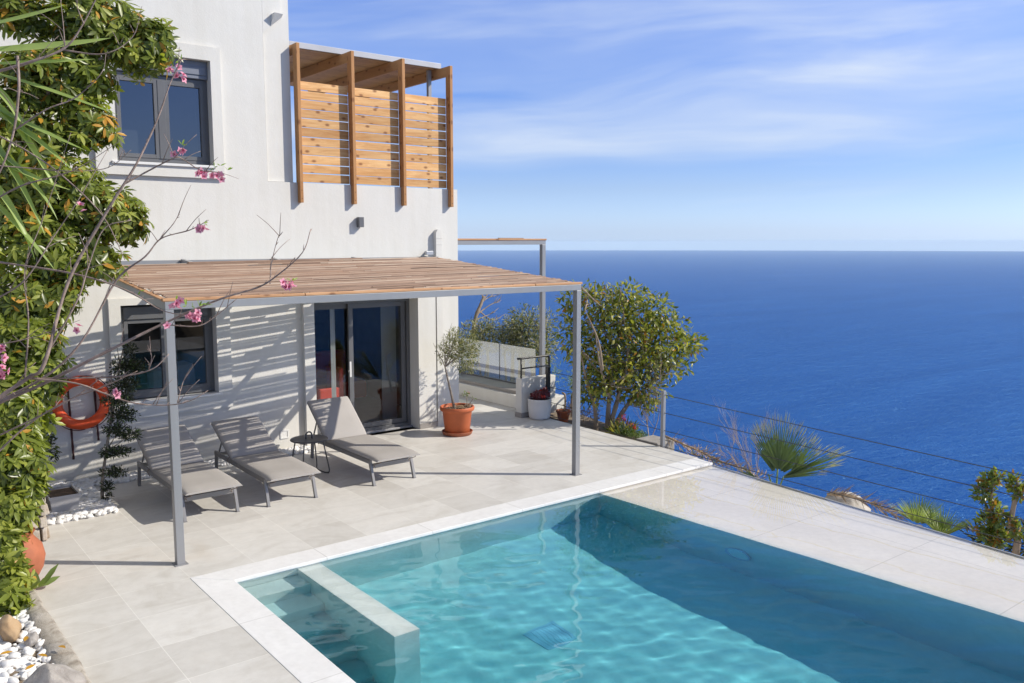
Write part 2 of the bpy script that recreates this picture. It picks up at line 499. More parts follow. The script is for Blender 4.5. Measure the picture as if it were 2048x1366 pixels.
M['pink_d'] = leaf_mat("peach_petal_deep", (0.62, 0.10, 0.22), 0.3, 0.6, (0.7, 0.2, 0.3))
M['fresh'] = leaf_mat("young_peach_leaf", (0.20, 0.30, 0.035), 0.35, 0.45)
M['red_leaf'] = leaf_mat("dark_red_succulent", (0.13, 0.018, 0.028), 0.15, 0.4)
M['red_fl'] = leaf_mat("red_flower", (0.62, 0.05, 0.035), 0.3, 0.5)
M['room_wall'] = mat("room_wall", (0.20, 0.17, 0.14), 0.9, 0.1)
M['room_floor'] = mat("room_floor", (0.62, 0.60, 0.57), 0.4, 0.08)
M['red_chair'] = mat("red_upholstery", (0.60, 0.055, 0.03), 0.7, 0.06)
M['blue_rug'] = mat("blue_rug", (0.05, 0.09, 0.22), 0.9, 0.15)
M['curtain'] = mat("grey_curtain", (0.34, 0.33, 0.31), 0.9, 0.06)
M['bed'] = mat("white_bedding", (0.72, 0.71, 0.70), 0.9, 0.05)
M['pale_tile'] = mat("pool_drain_grille", (0.55, 0.62, 0.74), 0.5, 0.05)
M['frond_tip'] = leaf_mat('bleached_frond_tip', (0.45, 0.42, 0.33), 0.25, 0.6)
M['lens'] = mat('white_light_lens', (0.92, 0.93, 0.94), 0.3, 0.02)
M['cable'] = mat('dark_steel_cable', (0.07, 0.068, 0.066), 0.45, 0.1)

# measured positions of the plants (x, y, z[, radius, half height]) in metres
SCHEFF_UP = [(1.634, 9.9, 5.259, 0.272, 0.222), (2.224, 9.7, 5.19, 0.481, 0.355), (2.594, 9.5, 4.984, 0.359, 0.333), (2.753, 9.4, 5.088, 0.179, 0.231), (1.894, 9.8, 4.674, 0.553, 0.352), (1.572, 9.8, 4.083, 0.471, 0.52), (2.127, 9.6, 4.205, 0.303, 0.278), (1.708, 9.6, 3.59, 0.544, 0.346), (2.127, 9.5, 3.302, 0.507, 0.304), (2.384, 9.4, 3.203, 0.23, 0.23), (1.571, 9.5, 3.025, 0.464, 0.416), (1.918, 9.4, 2.802, 0.448, 0.224), (1.454, 9.4, 2.399, 0.412, 0.387), (1.682, 9.3, 2.517, 0.244, 0.219), (1.511, 9.8, 3.421, 0.348, 0.398)]
SCHEFF_LOW = [(1.342, 9.0, 1.915, 0.349, 0.396), (1.521, 8.9, 1.697, 0.234, 0.187), (1.203, 8.8, 1.444, 0.273, 0.409), (1.188, 8.6, 1.022, 0.246, 0.358), (1.226, 8.5, 0.786, 0.156, 0.201), (1.095, 8.4, 0.608, 0.175, 0.263), (0.987, 8.1, 0.338, 0.135, 0.232), (1.015, 7.9, 0.197, 0.149, 0.166), (0.917, 7.6, 0.174, 0.179, 0.139)]
FICUS = [(9.86, 10.9, 2.014, 0.24, 0.343), (9.958, 10.9, 1.404, 0.311, 0.518), (10.056, 10.7, 2.144, 0.307, 0.188), (10.318, 10.6, 1.924, 0.387, 0.344), (10.658, 10.4, 2.093, 0.431, 0.241), (11.184, 10.3, 1.814, 0.439, 0.369), (11.602, 10.2, 1.531, 0.374, 0.303), (11.968, 10.1, 1.155, 0.306, 0.27), (10.749, 10.6, 1.553, 0.614, 0.439), (11.309, 10.4, 1.176, 0.713, 0.446), (10.343, 10.8, 1.123, 0.438, 0.525), (10.763, 10.6, 0.842, 0.706, 0.397), (11.489, 10.2, 0.867, 0.517, 0.338), (10.376, 10.7, 0.512, 0.525, 0.28), (11.07, 10.4, 0.434, 0.55, 0.302), (11.162, 10.3, 0.168, 0.231, 0.178), (10.233, 10.8, 0.336, 0.351, 0.193)]
FICUS_LIMBS = [[(10.34, 10.75, -0.367), (10.29, 10.73, 0.073), (10.086, 10.71, 0.541), (9.884, 10.69, 1.17), (9.745, 10.67, 1.778)], [(10.554, 10.68, -0.366), (10.561, 10.66, 0.23), (10.582, 10.64, 0.765), (10.677, 10.62, 1.203), (10.869, 10.6, 1.811)], [(10.522, 10.61, -0.349), (10.702, 10.59, 0.224), (10.86, 10.57, 0.748), (11.341, 10.55, 1.159), (11.838, 10.53, 1.584)], [(10.526, 10.54, -0.338), (10.971, 10.52, 0.203), (11.436, 10.5, 0.428), (11.94, 10.48, 0.843)], [(10.397, 10.47, 0.276), (10.128, 10.45, 0.916), (9.983, 10.43, 1.527), (9.73, 10.41, 1.962)], [(10.51, 10.4, 0.274), (10.723, 10.38, 0.959), (10.602, 10.36, 1.666), (10.474, 10.34, 2.188)], [(10.278, 10.33, 0.571), (10.742, 10.31, 0.745), (11.071, 10.29, 0.805)], [(10.004, 10.26, 0.864), (9.873, 10.24, 1.382), (9.553, 10.22, 1.899), (9.453, 10.2, 2.27)]]
OLIVE_POT = [(7.472, 11.0, 1.408, 0.171, 0.249), (7.66, 11.0, 1.235, 0.268, 0.236), (7.735, 10.9, 1.397, 0.173, 0.204), (7.539, 11.0, 1.544, 0.125, 0.141), (7.35, 11.1, 1.289, 0.109, 0.172), (7.684, 10.9, 1.045, 0.157, 0.094)]
OLIVE_FAR = [(10.615, 14.5, 1.162, 0.527, 0.253), (10.893, 14.0, 1.131, 0.364, 0.229), (11.037, 13.6, 1.361, 0.431, 0.39), (11.338, 13.4, 1.255, 0.391, 0.411), (11.122, 13.3, 0.918, 0.407, 0.244), (10.999, 13.8, 1.297, 0.31, 0.227)]
DEAD_TREE = [[(10.711, 15.0, 0.789), (10.781, 15.0, 1.328), (10.944, 15.0, 1.667), (11.025, 15.0, 1.838)], [(10.849, 15.0, 1.455), (11.187, 15.0, 1.634), (11.504, 15.0, 1.73)], [(10.957, 15.0, 1.699), (11.257, 15.0, 2.015), (11.464, 15.0, 2.172)], [(10.889, 15.0, 1.518), (11.254, 15.0, 1.301), (11.601, 15.0, 1.415)], [(10.781, 15.0, 1.328), (11.077, 15.0, 1.399), (11.255, 15.0, 1.456)], [(10.998, 15.0, 1.795), (10.919, 15.0, 1.972), (10.655, 15.0, 2.067)], [(10.944, 15.0, 1.689), (11.12, 15.0, 1.79), (11.394, 15.0, 1.845)]]
PEACH_BRANCHES = [([(0.495, 5.234, 2.049), (0.629, 5.148, 2.179), (0.76, 5.061, 2.291), (0.819, 5.028, 2.382), (0.963, 4.977, 2.805), (1.144, 4.889, 3.17), (1.274, 4.821, 3.404), (1.395, 4.761, 3.639), (1.46, 4.738, 3.834), (1.508, 4.718, 3.957)], 0.016, 0.004), ([(0.508, 5.352, 2.054), (0.641, 5.261, 2.145), (0.817, 5.137, 2.241), (1.082, 4.953, 2.406), (1.374, 4.747, 2.565), (1.61, 4.581, 2.698), (1.782, 4.453, 2.751), (1.872, 4.393, 2.82), (1.964, 4.337, 2.938), (2.02, 4.313, 3.071)], 0.014, 0.003), ([(1.419, 4.837, 2.55), (1.537, 4.744, 2.545), (1.638, 4.673, 2.604), (1.716, 4.625, 2.692)], 0.005, 0.003), ([(0.607, 5.339, 2.922), (0.688, 5.271, 2.9), (0.997, 5.019, 2.837), (1.199, 4.847, 2.744), (1.358, 4.706, 2.638), (1.465, 4.618, 2.612)], 0.008, 0.003), ([(0.583, 5.366, 2.111), (0.851, 5.181, 2.286), (1.025, 5.072, 2.475), (1.197, 4.984, 2.798), (1.324, 4.903, 2.927), (1.406, 4.854, 3.027), (1.526, 4.765, 3.062), (1.611, 4.706, 3.121)], 0.01, 0.003), ([(1.345, 4.707, 3.013), (1.407, 4.671, 3.096), (1.442, 4.652, 3.159)], 0.004, 0.002), ([(0.777, 5.173, 2.275), (1.01, 4.991, 2.28), (1.18, 4.86, 2.296), (1.288, 4.78, 2.331), (1.373, 4.724, 2.405)], 0.007, 0.003), ([(1.311, 4.887, 2.316), (1.32, 4.89, 2.382), (1.314, 4.904, 2.441)], 0.003, 0.002), ([(0.779, 5.109, 2.283), (0.955, 4.967, 2.254), (1.086, 4.855, 2.196), (1.198, 4.761, 2.153), (1.343, 4.645, 2.14), (1.428, 4.582, 2.169), (1.507, 4.527, 2.219)], 0.007, 0.003), ([(1.405, 4.723, 2.135), (1.45, 4.705, 2.253), (1.487, 4.69, 2.345)], 0.004, 0.002), ([(1.218, 4.85, 3.302), (1.334, 4.77, 3.378), (1.431, 4.702, 3.435), (1.479, 4.664, 3.43), (1.552, 4.6, 3.383), (1.622, 4.541, 3.365)], 0.006, 0.003), ([(0.705, 5.469, 3.894), (0.889, 5.334, 3.957), (1.053, 5.217, 4.037), (1.142, 5.165, 4.165), (1.212, 5.133, 4.32)], 0.011, 0.004), ([(1.064, 5.338, 4.049), (1.246, 5.192, 4.03), (1.378, 5.102, 4.13), (1.424, 5.09, 4.288)], 0.006, 0.002), ([(0.84, 5.312, 3.984), (0.831, 5.293, 3.805), (0.801, 5.285, 3.594), (0.746, 5.301, 3.409), (0.674, 5.338, 3.277)], 0.01, 0.006), ([(0.712, 5.484, 3.602), (0.873, 5.339, 3.472), (1.014, 5.21, 3.351), (1.159, 5.066, 3.148), (1.237, 4.969, 2.906)], 0.006, 0.003), ([(0.819, 5.028, 2.382), (0.976, 4.952, 2.7), (1.033, 4.93, 2.857), (1.116, 4.896, 3.065), (1.237, 4.808, 3.117)], 0.007, 0.003), ([(0.629, 5.246, 1.974), (0.805, 5.122, 2.081), (0.961, 5.016, 2.187), (1.073, 4.941, 2.275)], 0.006, 0.003), ([(0.691, 5.508, 3.219), (0.827, 5.415, 3.308), (1.004, 5.284, 3.363), (1.116, 5.205, 3.422), (1.299, 5.082, 3.572)], 0.007, 0.002), ([(0.801, 5.285, 3.594), (0.934, 5.196, 3.699), (1.064, 5.103, 3.765), (1.177, 5.032, 3.883), (1.21, 5.022, 3.994)], 0.006, 0.002), ([(0.699, 5.468, 3.418), (0.889, 5.315, 3.397), (1.037, 5.196, 3.377), (1.199, 5.072, 3.404), (1.306, 5.002, 3.498)], 0.005, 0.002), ([(0.646, 5.211, 2.701), (0.777, 5.124, 2.805), (0.918, 5.047, 3.039), (1.014, 4.999, 3.222), (1.167, 4.917, 3.482)], 0.006, 0.002), ([(0.756, 5.19, 2.275), (0.789, 5.21, 2.587), (0.794, 5.246, 2.854), (0.904, 5.202, 3.147), (1.045, 5.156, 3.587)], 0.006, 0.002), ([(1.866, 4.519, 2.773), (1.895, 4.511, 2.877), (1.926, 4.506, 3.013), (1.933, 4.506, 3.045)], 0.004, 0.002), ([(1.812, 4.381, 2.854), (1.823, 4.382, 2.92)], 0.003, 0.002), ([(0.583, 5.324, 1.828), (0.768, 5.207, 2.017), (0.948, 5.085, 2.151), (1.081, 4.99, 2.216), (1.247, 4.873, 2.307)], 0.007, 0.003), ([(0.629, 5.19, 2.466), (0.734, 5.111, 2.492), (0.839, 5.033, 2.523), (0.989, 4.926, 2.596)], 0.004, 0.002), ([(1.142, 5.165, 4.165), (1.12, 5.193, 4.24), (1.115, 5.209, 4.32)], 0.004, 0.002), ([(1.076, 5.33, 4.06), (1.074, 5.35, 4.185), (1.075, 5.373, 4.348)], 0.004, 0.002)]
BLOSSOMS = [(1.471, 4.805, 3.909), (1.505, 4.78, 3.922), (1.494, 4.783, 3.883), (1.523, 4.76, 3.883), (1.478, 4.737, 3.482), (1.495, 4.724, 3.493), (1.558, 4.658, 3.377), (1.577, 4.64, 3.363), (1.602, 4.62, 3.355), (1.622, 4.603, 3.35), (1.639, 4.59, 3.355), (1.391, 4.684, 2.665), (1.413, 4.665, 2.654), (1.407, 4.674, 2.681), (1.46, 4.621, 2.609), (1.49, 4.599, 2.617), (1.476, 4.607, 2.596), (1.359, 4.694, 2.565), (1.86, 4.331, 2.775), (1.886, 4.312, 2.785), (1.901, 4.297, 2.764), (1.872, 4.32, 2.759), (1.544, 4.624, 3.076), (1.531, 4.633, 3.065), (1.053, 5.026, 3.177), (0.986, 4.984, 2.539), (0.661, 5.224, 2.434), (0.668, 5.212, 2.394), (0.654, 5.216, 2.341), (0.676, 5.196, 2.323), (0.657, 5.207, 2.297), (1.138, 4.814, 2.196)]
PEACH_LEAVES = [(1.451, 4.65, 2.664), (1.475, 4.63, 2.659), (1.505, 4.607, 2.664), (1.531, 4.588, 2.669), (1.524, 4.784, 3.964), (1.498, 4.802, 3.948), (1.496, 4.74, 3.515), (1.647, 4.605, 3.404), (1.676, 4.578, 3.383), (1.621, 4.624, 3.396), (1.558, 4.63, 3.103), (1.411, 4.686, 2.696), (1.904, 4.313, 2.796), (1.264, 4.808, 2.744)]
YUCCA = [((0.735, 6.251, 4.146), (1.096, 5.838, 4.138), (1.4, 5.675, 4.221), 0.065), ((0.775, 6.204, 4.04), (1.057, 5.836, 3.917), (1.4, 5.607, 3.761), 0.039), ((0.777, 6.207, 4.071), (0.997, 5.904, 4.056), (1.316, 5.723, 4.095), 0.036), ((0.76, 6.185, 3.829), (0.968, 5.869, 3.665), (1.172, 5.736, 3.418), 0.048), ((0.743, 6.212, 3.92), (0.949, 5.892, 3.725), (1.089, 5.777, 3.254), 0.042), ((0.729, 6.195, 3.739), (0.883, 5.905, 3.459), (1.003, 5.814, 3.045), 0.042), ((0.74, 6.16, 3.558), (0.902, 5.881, 3.4), (1.141, 5.745, 3.314), 0.036), ((0.717, 6.228, 3.89), (0.992, 5.85, 3.665), (1.229, 5.711, 3.552), 0.042), ((0.71, 6.171, 3.468), (0.868, 5.886, 3.252), (0.945, 5.837, 2.896), 0.036), ((0.723, 6.138, 3.317), (0.86, 5.876, 3.134), (1.035, 5.758, 2.836), 0.036), ((0.745, 6.263, 4.282), (0.969, 5.964, 4.316), (1.197, 5.864, 4.418), 0.036), ((0.721, 6.184, 3.619), (0.953, 5.85, 3.459), (1.069, 5.775, 3.135), 0.036), ((0.725, 6.239, 4.01), (0.915, 5.945, 3.902), (0.969, 5.915, 3.553), 0.042)]
SLENDER = [(2.24, 10.55, -0.031), (2.255, 10.55, 0.265), (2.316, 10.55, 0.611), (2.382, 10.55, 0.956), (2.454, 10.55, 1.301), (2.512, 10.55, 1.588), (2.553, 10.55, 1.76)]
SLENDER_B = [(2.368, 10.5, 0.583, 0.174, 0.058), (2.513, 10.5, 0.769, 0.14, 0.07), (2.365, 10.5, 0.849, 0.139, 0.092), (2.449, 10.5, 1.014, 0.174, 0.104), (2.404, 10.5, 1.196, 0.184, 0.092), (2.5, 10.55, 1.355, 0.174, 0.116), (2.512, 10.6, 1.553, 0.151, 0.151), (2.643, 10.6, 1.541, 0.129, 0.106), (2.587, 10.6, 1.753, 0.082, 0.093), (2.318, 10.5, 0.354, 0.151, 0.058), (2.24, 10.5, 0.19, 0.081, 0.081), (2.277, 10.5, 0.597, 0.092, 0.081), (2.234, 10.5, 0.072, 0.058, 0.046)]
VINE = [(1.62, 9.9, 1.109, 0.063, 0.157), (1.628, 9.9, 0.841, 0.073, 0.136), (1.547, 9.7, 0.997, 0.061, 0.153)]
ROSEMARY = [(9.95, 9.529, -0.128, 0.243, 0.13), (9.95, 9.275, -0.148, 0.176, 0.112), (9.95, 9.605, -0.25, 0.196, 0.098), (9.95, 9.776, -0.239, 0.132, 0.132)]
RIGHT_TREE = [(10.0, 4.059, 0.332, 0.09, 0.079), (10.0, 3.973, 0.408, 0.078, 0.045), (10.0, 4.12, 0.185, 0.102, 0.079), (10.0, 3.789, 0.347, 0.077, 0.121), (10.0, 3.733, 0.275, 0.066, 0.077), (10.0, 3.978, 0.046, 0.078, 0.089), (10.0, 3.919, -0.054, 0.089, 0.078), (10.0, 4.044, -0.174, 0.113, 0.135), (10.0, 3.815, -0.056, 0.055, 0.055), (10.0, 3.957, -0.296, 0.146, 0.112), (10.0, 3.707, -0.141, 0.077, 0.099)]
RIGHT_LIMBS = [[(10.0, 3.737, -0.491), (10.0, 3.727, -0.232), (10.0, 3.801, -0.109), (10.0, 3.785, 0.122), (10.0, 3.755, 0.298), (10.0, 3.772, 0.407)], [(10.0, 3.897, -0.423), (10.0, 3.995, -0.103), (10.0, 4.086, 0.077), (10.0, 4.12, 0.185)], [(10.0, 3.995, -0.103), (10.0, 4.025, 0.121), (10.0, 3.997, 0.357)], [(10.0, 3.737, -0.149), (10.0, 3.862, -0.126), (10.0, 3.945, -0.061)]]
PALM = [(9.75, 6.617, -0.353), (9.75, 6.524, 0.216), (9.75, 5.793, 0.468), (9.75, 7.246, -0.334), (9.75, 6.577, 0.566), (9.75, 5.985, -0.238)]
SPIKY = [(9.8, 4.723, -0.221), (9.8, 4.446, -0.286)]
FROND_A = [(9.85, 8.715, 0.032), (9.85, 8.317, -0.034), (9.85, 7.983, -0.084), (9.85, 7.661, -0.147), (9.85, 7.14, -0.184)]
FROND_B = [(9.6, 5.79, -0.151), (9.6, 5.487, -0.105), (9.6, 5.161, -0.139), (9.6, 4.849, -0.213)]
ROCKP = [(9.7, 5.609, -0.191)]
DRYBUSH_A = [(10.4, 9.533, -0.007), (10.4, 9.654, 0.395), (10.4, 9.826, 0.497), (10.4, 9.346, 0.44)]
DRYBUSH_B = [(10.0, 7.123, -0.228), (10.0, 7.345, 0.053), (10.0, 7.603, 0.446), (10.0, 7.788, 0.118), (10.0, 7.104, 0.386)]
ALOE = [(10.0, 9.876, 0.031), (10.0, 9.74, 0.112), (10.0, 9.625, 0.031), (10.0, 9.513, 0.009), (10.0, 9.746, -0.174)]
BLOCK = [(10.0, 9.104, -0.245), (10.0, 8.926, -0.211), (10.0, 8.721, -0.172)]

# ------------------------------------------------------------------ building helpers
class MB:
    """collects shapes; build() links them as ONE mesh object"""
    def __init__(self):
        self.v, self.f, self.mi = [], [], []
    def add(self, vs, fs, mi=0):
        o = len(self.v)
        self.v += [tuple(p) for p in vs]
        for f in fs:
            self.f.append([i + o for i in f]); self.mi.append(mi)
        return self
    def box(self, x0, x1, y0, y1, z0, z1, mi=0):
        vs = [(x, y, z) for z in (z0, z1) for y in (y0, y1) for x in (x0, x1)]
        return self.add(vs, [(0, 2, 3, 1), (4, 5, 7, 6), (0, 1, 5, 4), (2, 6, 7, 3), (0, 4, 6, 2), (1, 3, 7, 5)], mi)
    def bar(self, a, b, wd, ht, up=(0, 0, 1), mi=0):
        a, b = Vector(a), Vector(b)
        d = (b - a).normalized()
        s = d.cross(Vector(up))
        if s.length < 1e-4:
            s = d.cross(Vector((0, 1, 0)))
        s.normalize()
        u = s.cross(d)
        s *= wd / 2; u *= ht / 2
        vs = [p + i * s + j * u for p in (a, b) for j in (-1, 1) for i in (-1, 1)]
        return self.add(vs, [(0, 2, 3, 1), (4, 5, 7, 6), (0, 1, 5, 4), (2, 6, 7, 3), (0, 4, 6, 2), (1, 3, 7, 5)], mi)
    def quad(self, a, b, c, d, mi=0):
        return self.add([a, b, c, d], [(0, 1, 2, 3)], mi)
    def prism(self, pts, y0, y1, mi=0):
        """outline in XZ extruded along Y"""
        n = len(pts)
        vs = [(x, y0, z) for x, z in pts] + [(x, y1, z) for x, z in pts]
        fs = [tuple(range(n)), tuple(range(2 * n - 1, n - 1, -1))]
        fs += [(i, i + n, (i + 1) % n + n, (i + 1) % n) for i in range(n)]
        return self.add(vs, fs, mi)
    def slab(self, pts, z0, z1, mi=0):
        """outline in XY extruded along Z"""
        n = len(pts)
        vs = [(x, y, z0) for x, y in pts] + [(x, y, z1) for x, y in pts]
        fs = [tuple(range(n - 1, -1, -1)), tuple(range(n, 2 * n))]
        fs += [(i, (i + 1) % n, (i + 1) % n + n, i + n) for i in range(n)]
        return self.add(vs, fs, mi)
    def tube(self, pts, r0, r1=None, seg=8, sub=4, mi=0, cap=True, jitter=0.0, closed=False):
        r1 = r0 if r1 is None else r1
        P = [Vector(p) for p in pts]
        path = []
        if sub > 1 and len(P) > 2:
            n = len(P)
            for i in range(n - 1):
                p0 = P[i - 1] if i else P[0] * 2 - P[1]
                p1, p2 = P[i], P[i + 1]
                p3 = P[i + 2] if i + 2 < n else P[-1] * 2 - P[-2]
                for j in range(sub):
                    t = j / sub
                    path.append(0.5 * ((2 * p1) + (p2 - p0) * t + (2 * p0 - 5 * p1 + 4 * p2 - p3) * t * t + (3 * p1 - p0 - 3 * p2 + p3) * t ** 3))
            path.append(P[-1])
        else:
            path = P
        n = len(path)
        vs, fs = [], []
        ref = Vector((0.31, 0.22, 0.92))
        for i, p in enumerate(path):
            d = (path[min(i + 1, n - 1)] - path[max(i - 1, 0)]).normalized()
            s = d.cross(ref)
            if s.length < 0.05:
                s = d.cross(Vector((1, 0, 0)))
            s.normalize(); u = s.cross(d)
            r = r0 + (r1 - r0) * i / max(1, n - 1)
            r *= 1 + jitter * (random.random() - 0.5)
            for kk in range(seg):
                a = 2 * math.pi * kk / seg
                vs.append(p + r * (math.cos(a) * s + math.sin(a) * u))
        for i in range(n - 1):
            for kk in range(seg):
                a, b = i * seg + kk, i * seg + (kk + 1) % seg
                fs.append((a, b, b + seg, a + seg))
        if cap:
            fs.append(tuple(range(seg - 1, -1, -1)))
            fs.append(tuple(range((n - 1) * seg, n * seg)))
        return self.add(vs, fs, mi)
    def lathe(self, prof, c=(0, 0, 0), seg=40, mi=0):
        vs, fs = [], []
        n = len(prof)
        for r, z in prof:
            for i in range(seg):
                a = 2 * math.pi * i / seg
                vs.append((c[0] + r * math.cos(a), c[1] + r * math.sin(a), c[2] + z))
        for i in range(n - 1):
            for kk in range(seg):
                a, b = i * seg + kk, i * seg + (kk + 1) % seg
                fs.append((a, b, b + seg, a + seg))
        return self.add(vs, fs, mi)
    def build(self, name, mats, parent=None, smooth=False, bevel=0.0, autosmooth=None):
        me = bpy.data.meshes.new(name)
        me.from_pydata([tuple(p) for p in self.v], [], self.f)
        for m in (mats if isinstance(mats, (list, tuple)) else [mats]):
            me.materials.append(m)
        me.polygons.foreach_set('material_index', self.mi)
        if smooth:
            me.polygons.foreach_set('use_smooth', [True] * len(self.f))
        me.update()
        o = bpy.data.objects.new(name, me)
        COL.objects.link(o)
        if parent is not None:
            o.parent = parent
            o.matrix_parent_inverse = Matrix.Translation(parent.location).inverted()
        if bevel:
            b = o.modifiers.new('bevel', 'BEVEL')
            b.width = bevel; b.segments = 2; b.limit_method = 'ANGLE'; b.angle_limit = rad(40)
            b.harden_normals = False
        if autosmooth:
            me.polygons.foreach_set('use_smooth', [True] * len(self.f))
            try:
                me.set_sharp_from_angle(angle=rad(autosmooth))
            except Exception:
                pass
        return o


def tag(o, label=None, cat=None, group=None, kind=None):
    if label: o['label'] = label
    if cat: o['category'] = cat
    if group: o['group'] = group
    if kind: o['kind'] = kind
    return o


def thing(name, loc, label, cat, group=None):
    o = bpy.data.objects.new(name, None)
    o.empty_display_size = 0.2
    COL.objects.link(o)
    o.location = loc
    return tag(o, label, cat, group)


def copy_tree(o, parent=None):
    c = o.copy(); COL.objects.link(c)
    if parent is not None:
        c.parent = parent
    for ch in list(o.children):
        copy_tree(ch, c)
    return c


def arrays_mesh(name, V, F, mats, mi, parent=None, smooth=True):
    """V (n,3), F list of (k, face index arrays) of equal size per entry"""
    me = bpy.data.meshes.new(name)
    me.vertices.add(len(V)); me.vertices.foreach_set('co', V.astype(np.float32).ravel())
    loops = np.concatenate([f.ravel() for f in F])
    sizes = np.concatenate([np.full(len(f), f.shape[1]) for f in F])
    me.loops.add(len(loops)); me.loops.foreach_set('vertex_index', loops.astype(np.int32))
    me.polygons.add(len(sizes))
    st = np.concatenate([[0], np.cumsum(sizes)[:-1]])
    me.polygons.foreach_set('loop_start', st.astype(np.int32))
    for m in mats:
        me.materials.append(m)
    me.polygons.foreach_set('material_index', mi.astype(np.int32))
    if smooth:
        me.polygons.foreach_set('use_smooth', np.ones(len(sizes), dtype=bool))
    me.update(calc_edges=True)
    me.validate()
    o = bpy.data.objects.new(name, me)
    COL.objects.link(o)
    if parent is not None:
        o.parent = parent
        o.matrix_parent_inverse = Matrix.Translation(parent.location).inverted()
    return o


LEAF_V = np.array([(0, 0, 0), (-.42, .34, .10), (0, .34, 0), (.42, .34, .10), (-.40, .68, .07), (0, .68, -.04), (.40, .68, .07), (0, 1, -.16)], float)
LEAF_T = np.array([(0, 2, 1), (0, 3, 2), (4, 5, 7), (5, 6, 7)])
LEAF_Q = np.array([(1, 2, 5, 4), (2, 3, 6, 5)])
BLADE_V = np.array([(-.5, 0, .12), (0, 0, 0), (.5, 0, .12), (-.42, .5, .06), (0, .5, -.06), (.42, .5, .06), (0, 1, -.12)], float)
BLADE_T = np.array([(3, 4, 6), (4, 5, 6)])
BLADE_Q = np.array([(0, 1, 4, 3), (1, 2, 5, 4)])


def norm(a):
    return a / np.maximum(np.linalg.norm(a, axis=1), 1e-6)[:, None]


def leaves(name, P, D, U, length, width, mats, weights, parent=None, shape='leaf', mi=None):
    """leaf-shaped faces at P pointing along D with upper side U"""
    tv, tt, tq = (LEAF_V, LEAF_T, LEAF_Q) if shape == 'leaf' else (BLADE_V, BLADE_T, BLADE_Q)
    n = len(P)
    D = norm(D)
    S = norm(np.cross(D, U)); U = np.cross(S, D)
    L = np.broadcast_to(np.asarray(length, float), (n,)); W = np.broadcast_to(np.asarray(width, float), (n,))
    V = (P[:, None, :] + tv[None, :, 0:1] * (S * W[:, None])[:, None, :] + tv[None, :, 1:2] * (D * L[:, None])[:, None, :]
         + tv[None, :, 2:3] * (U * W[:, None])[:, None, :])
    k = len(tv)
    off = (np.arange(n) * k)[:, None, None]
    T = (tt[None] + off).reshape(-1, 3); Q = (tq[None] + off).reshape(-1, 4)
    if mi is None:
        mi = RNG.choice(len(mats), size=n, p=np.array(weights) / sum(weights))
    return arrays_mesh(name, V.reshape(-1, 3), [T, Q], mats, np.concatenate([np.repeat(mi, len(tt)), np.repeat(mi, len(tq))]), parent)


def sample_blobs(blobs, n, shell=0.45, flat=1.0):
    """points spread through a set of ellipsoids (x, y, z, rh, rz), denser near the surface"""
    B = np.array(blobs, float)
    vol = B[:, 3] ** 2 * B[:, 4]
    vol = vol ** 0.75
    idx = RNG.choice(len(B), size=n, p=vol / vol.sum())
    d = norm(RNG.normal(size=(n, 3)))
    r = RNG.random(n) ** shell
    b = B[idx]
    off = d * r[:, None] * np.stack([b[:, 3], b[:, 3] * flat, b[:, 4]], 1)
    return b[:, :3] + off, d


def crown(name, blobs, n, length, width, mats, weights, parent, up=0.6, droop=0.35, shell=0.45, spread=1.0, flat=1.0, outw=0.9):
    P, d = sample_blobs(blobs, n, shell, flat)
    D = d * outw + RNG.normal(size=(n, 3)) * 0.6 * spread
    D[:, 2] += 0.25 - droop
    U = RNG.normal(size=(n, 3)) * 0.45 + d * 0.4
    U[:, 2] += up
    L = length * RNG.uniform(0.65, 1.25, n)
    return leaves(name, P, D, U, L, L * (width / length) * RNG.uniform(0.8, 1.2, n), mats, weights, parent)


def whorls(name, blobs, n, length, mats, weights, parent, shell=0.4, flat=1.0, k=8, stray=0.0):
    """palmate leaf clusters: k leaflets radiating from the end of each stalk"""
    P, d = sample_blobs(blobs, n, shell, flat)
    A = d * 0.8 + RNG.normal(size=(n, 3)) * 0.45
    A[:, 2] += 0.55
    A[:, 1] -= 0.15
    A = norm(A)
    t = norm(np.cross(A, RNG.normal(size=(n, 3)))); s = np.cross(A, t)
    Ps, Ds, Us, Ls = [], [], [], []
    size = length * RNG.uniform(0.65, 1.2, n)
    for j in range(k):
        a = 2 * math.pi * j / k + RNG.uniform(-.2, .2, n)
        dr = t * np.cos(a)[:, None] + s * np.sin(a)[:, None]
        Ds.append(dr - A * RNG.uniform(-0.05, 0.75, n)[:, None])
        Us.append(A + dr * 0.25)
        Ps.append(P + dr * 0.012)
        Ls.append(size * RNG.uniform(0.8, 1.1, n))
    base = RNG.choice(len(mats), size=n, p=np.array(weights) / sum(weights))
    mi = np.tile(base, k)
    if stray:                                          # single yellowing leaflets
        mi = np.where(RNG.random(len(mi)) < stray, len(mats) - 1, mi)
    P, D, U, L = np.concatenate(Ps), np.concatenate(Ds), np.concatenate(Us), np.concatenate(Ls)
    return leaves(name, P, D, U, L, L * 0.36, mats, weights, parent, mi=mi)


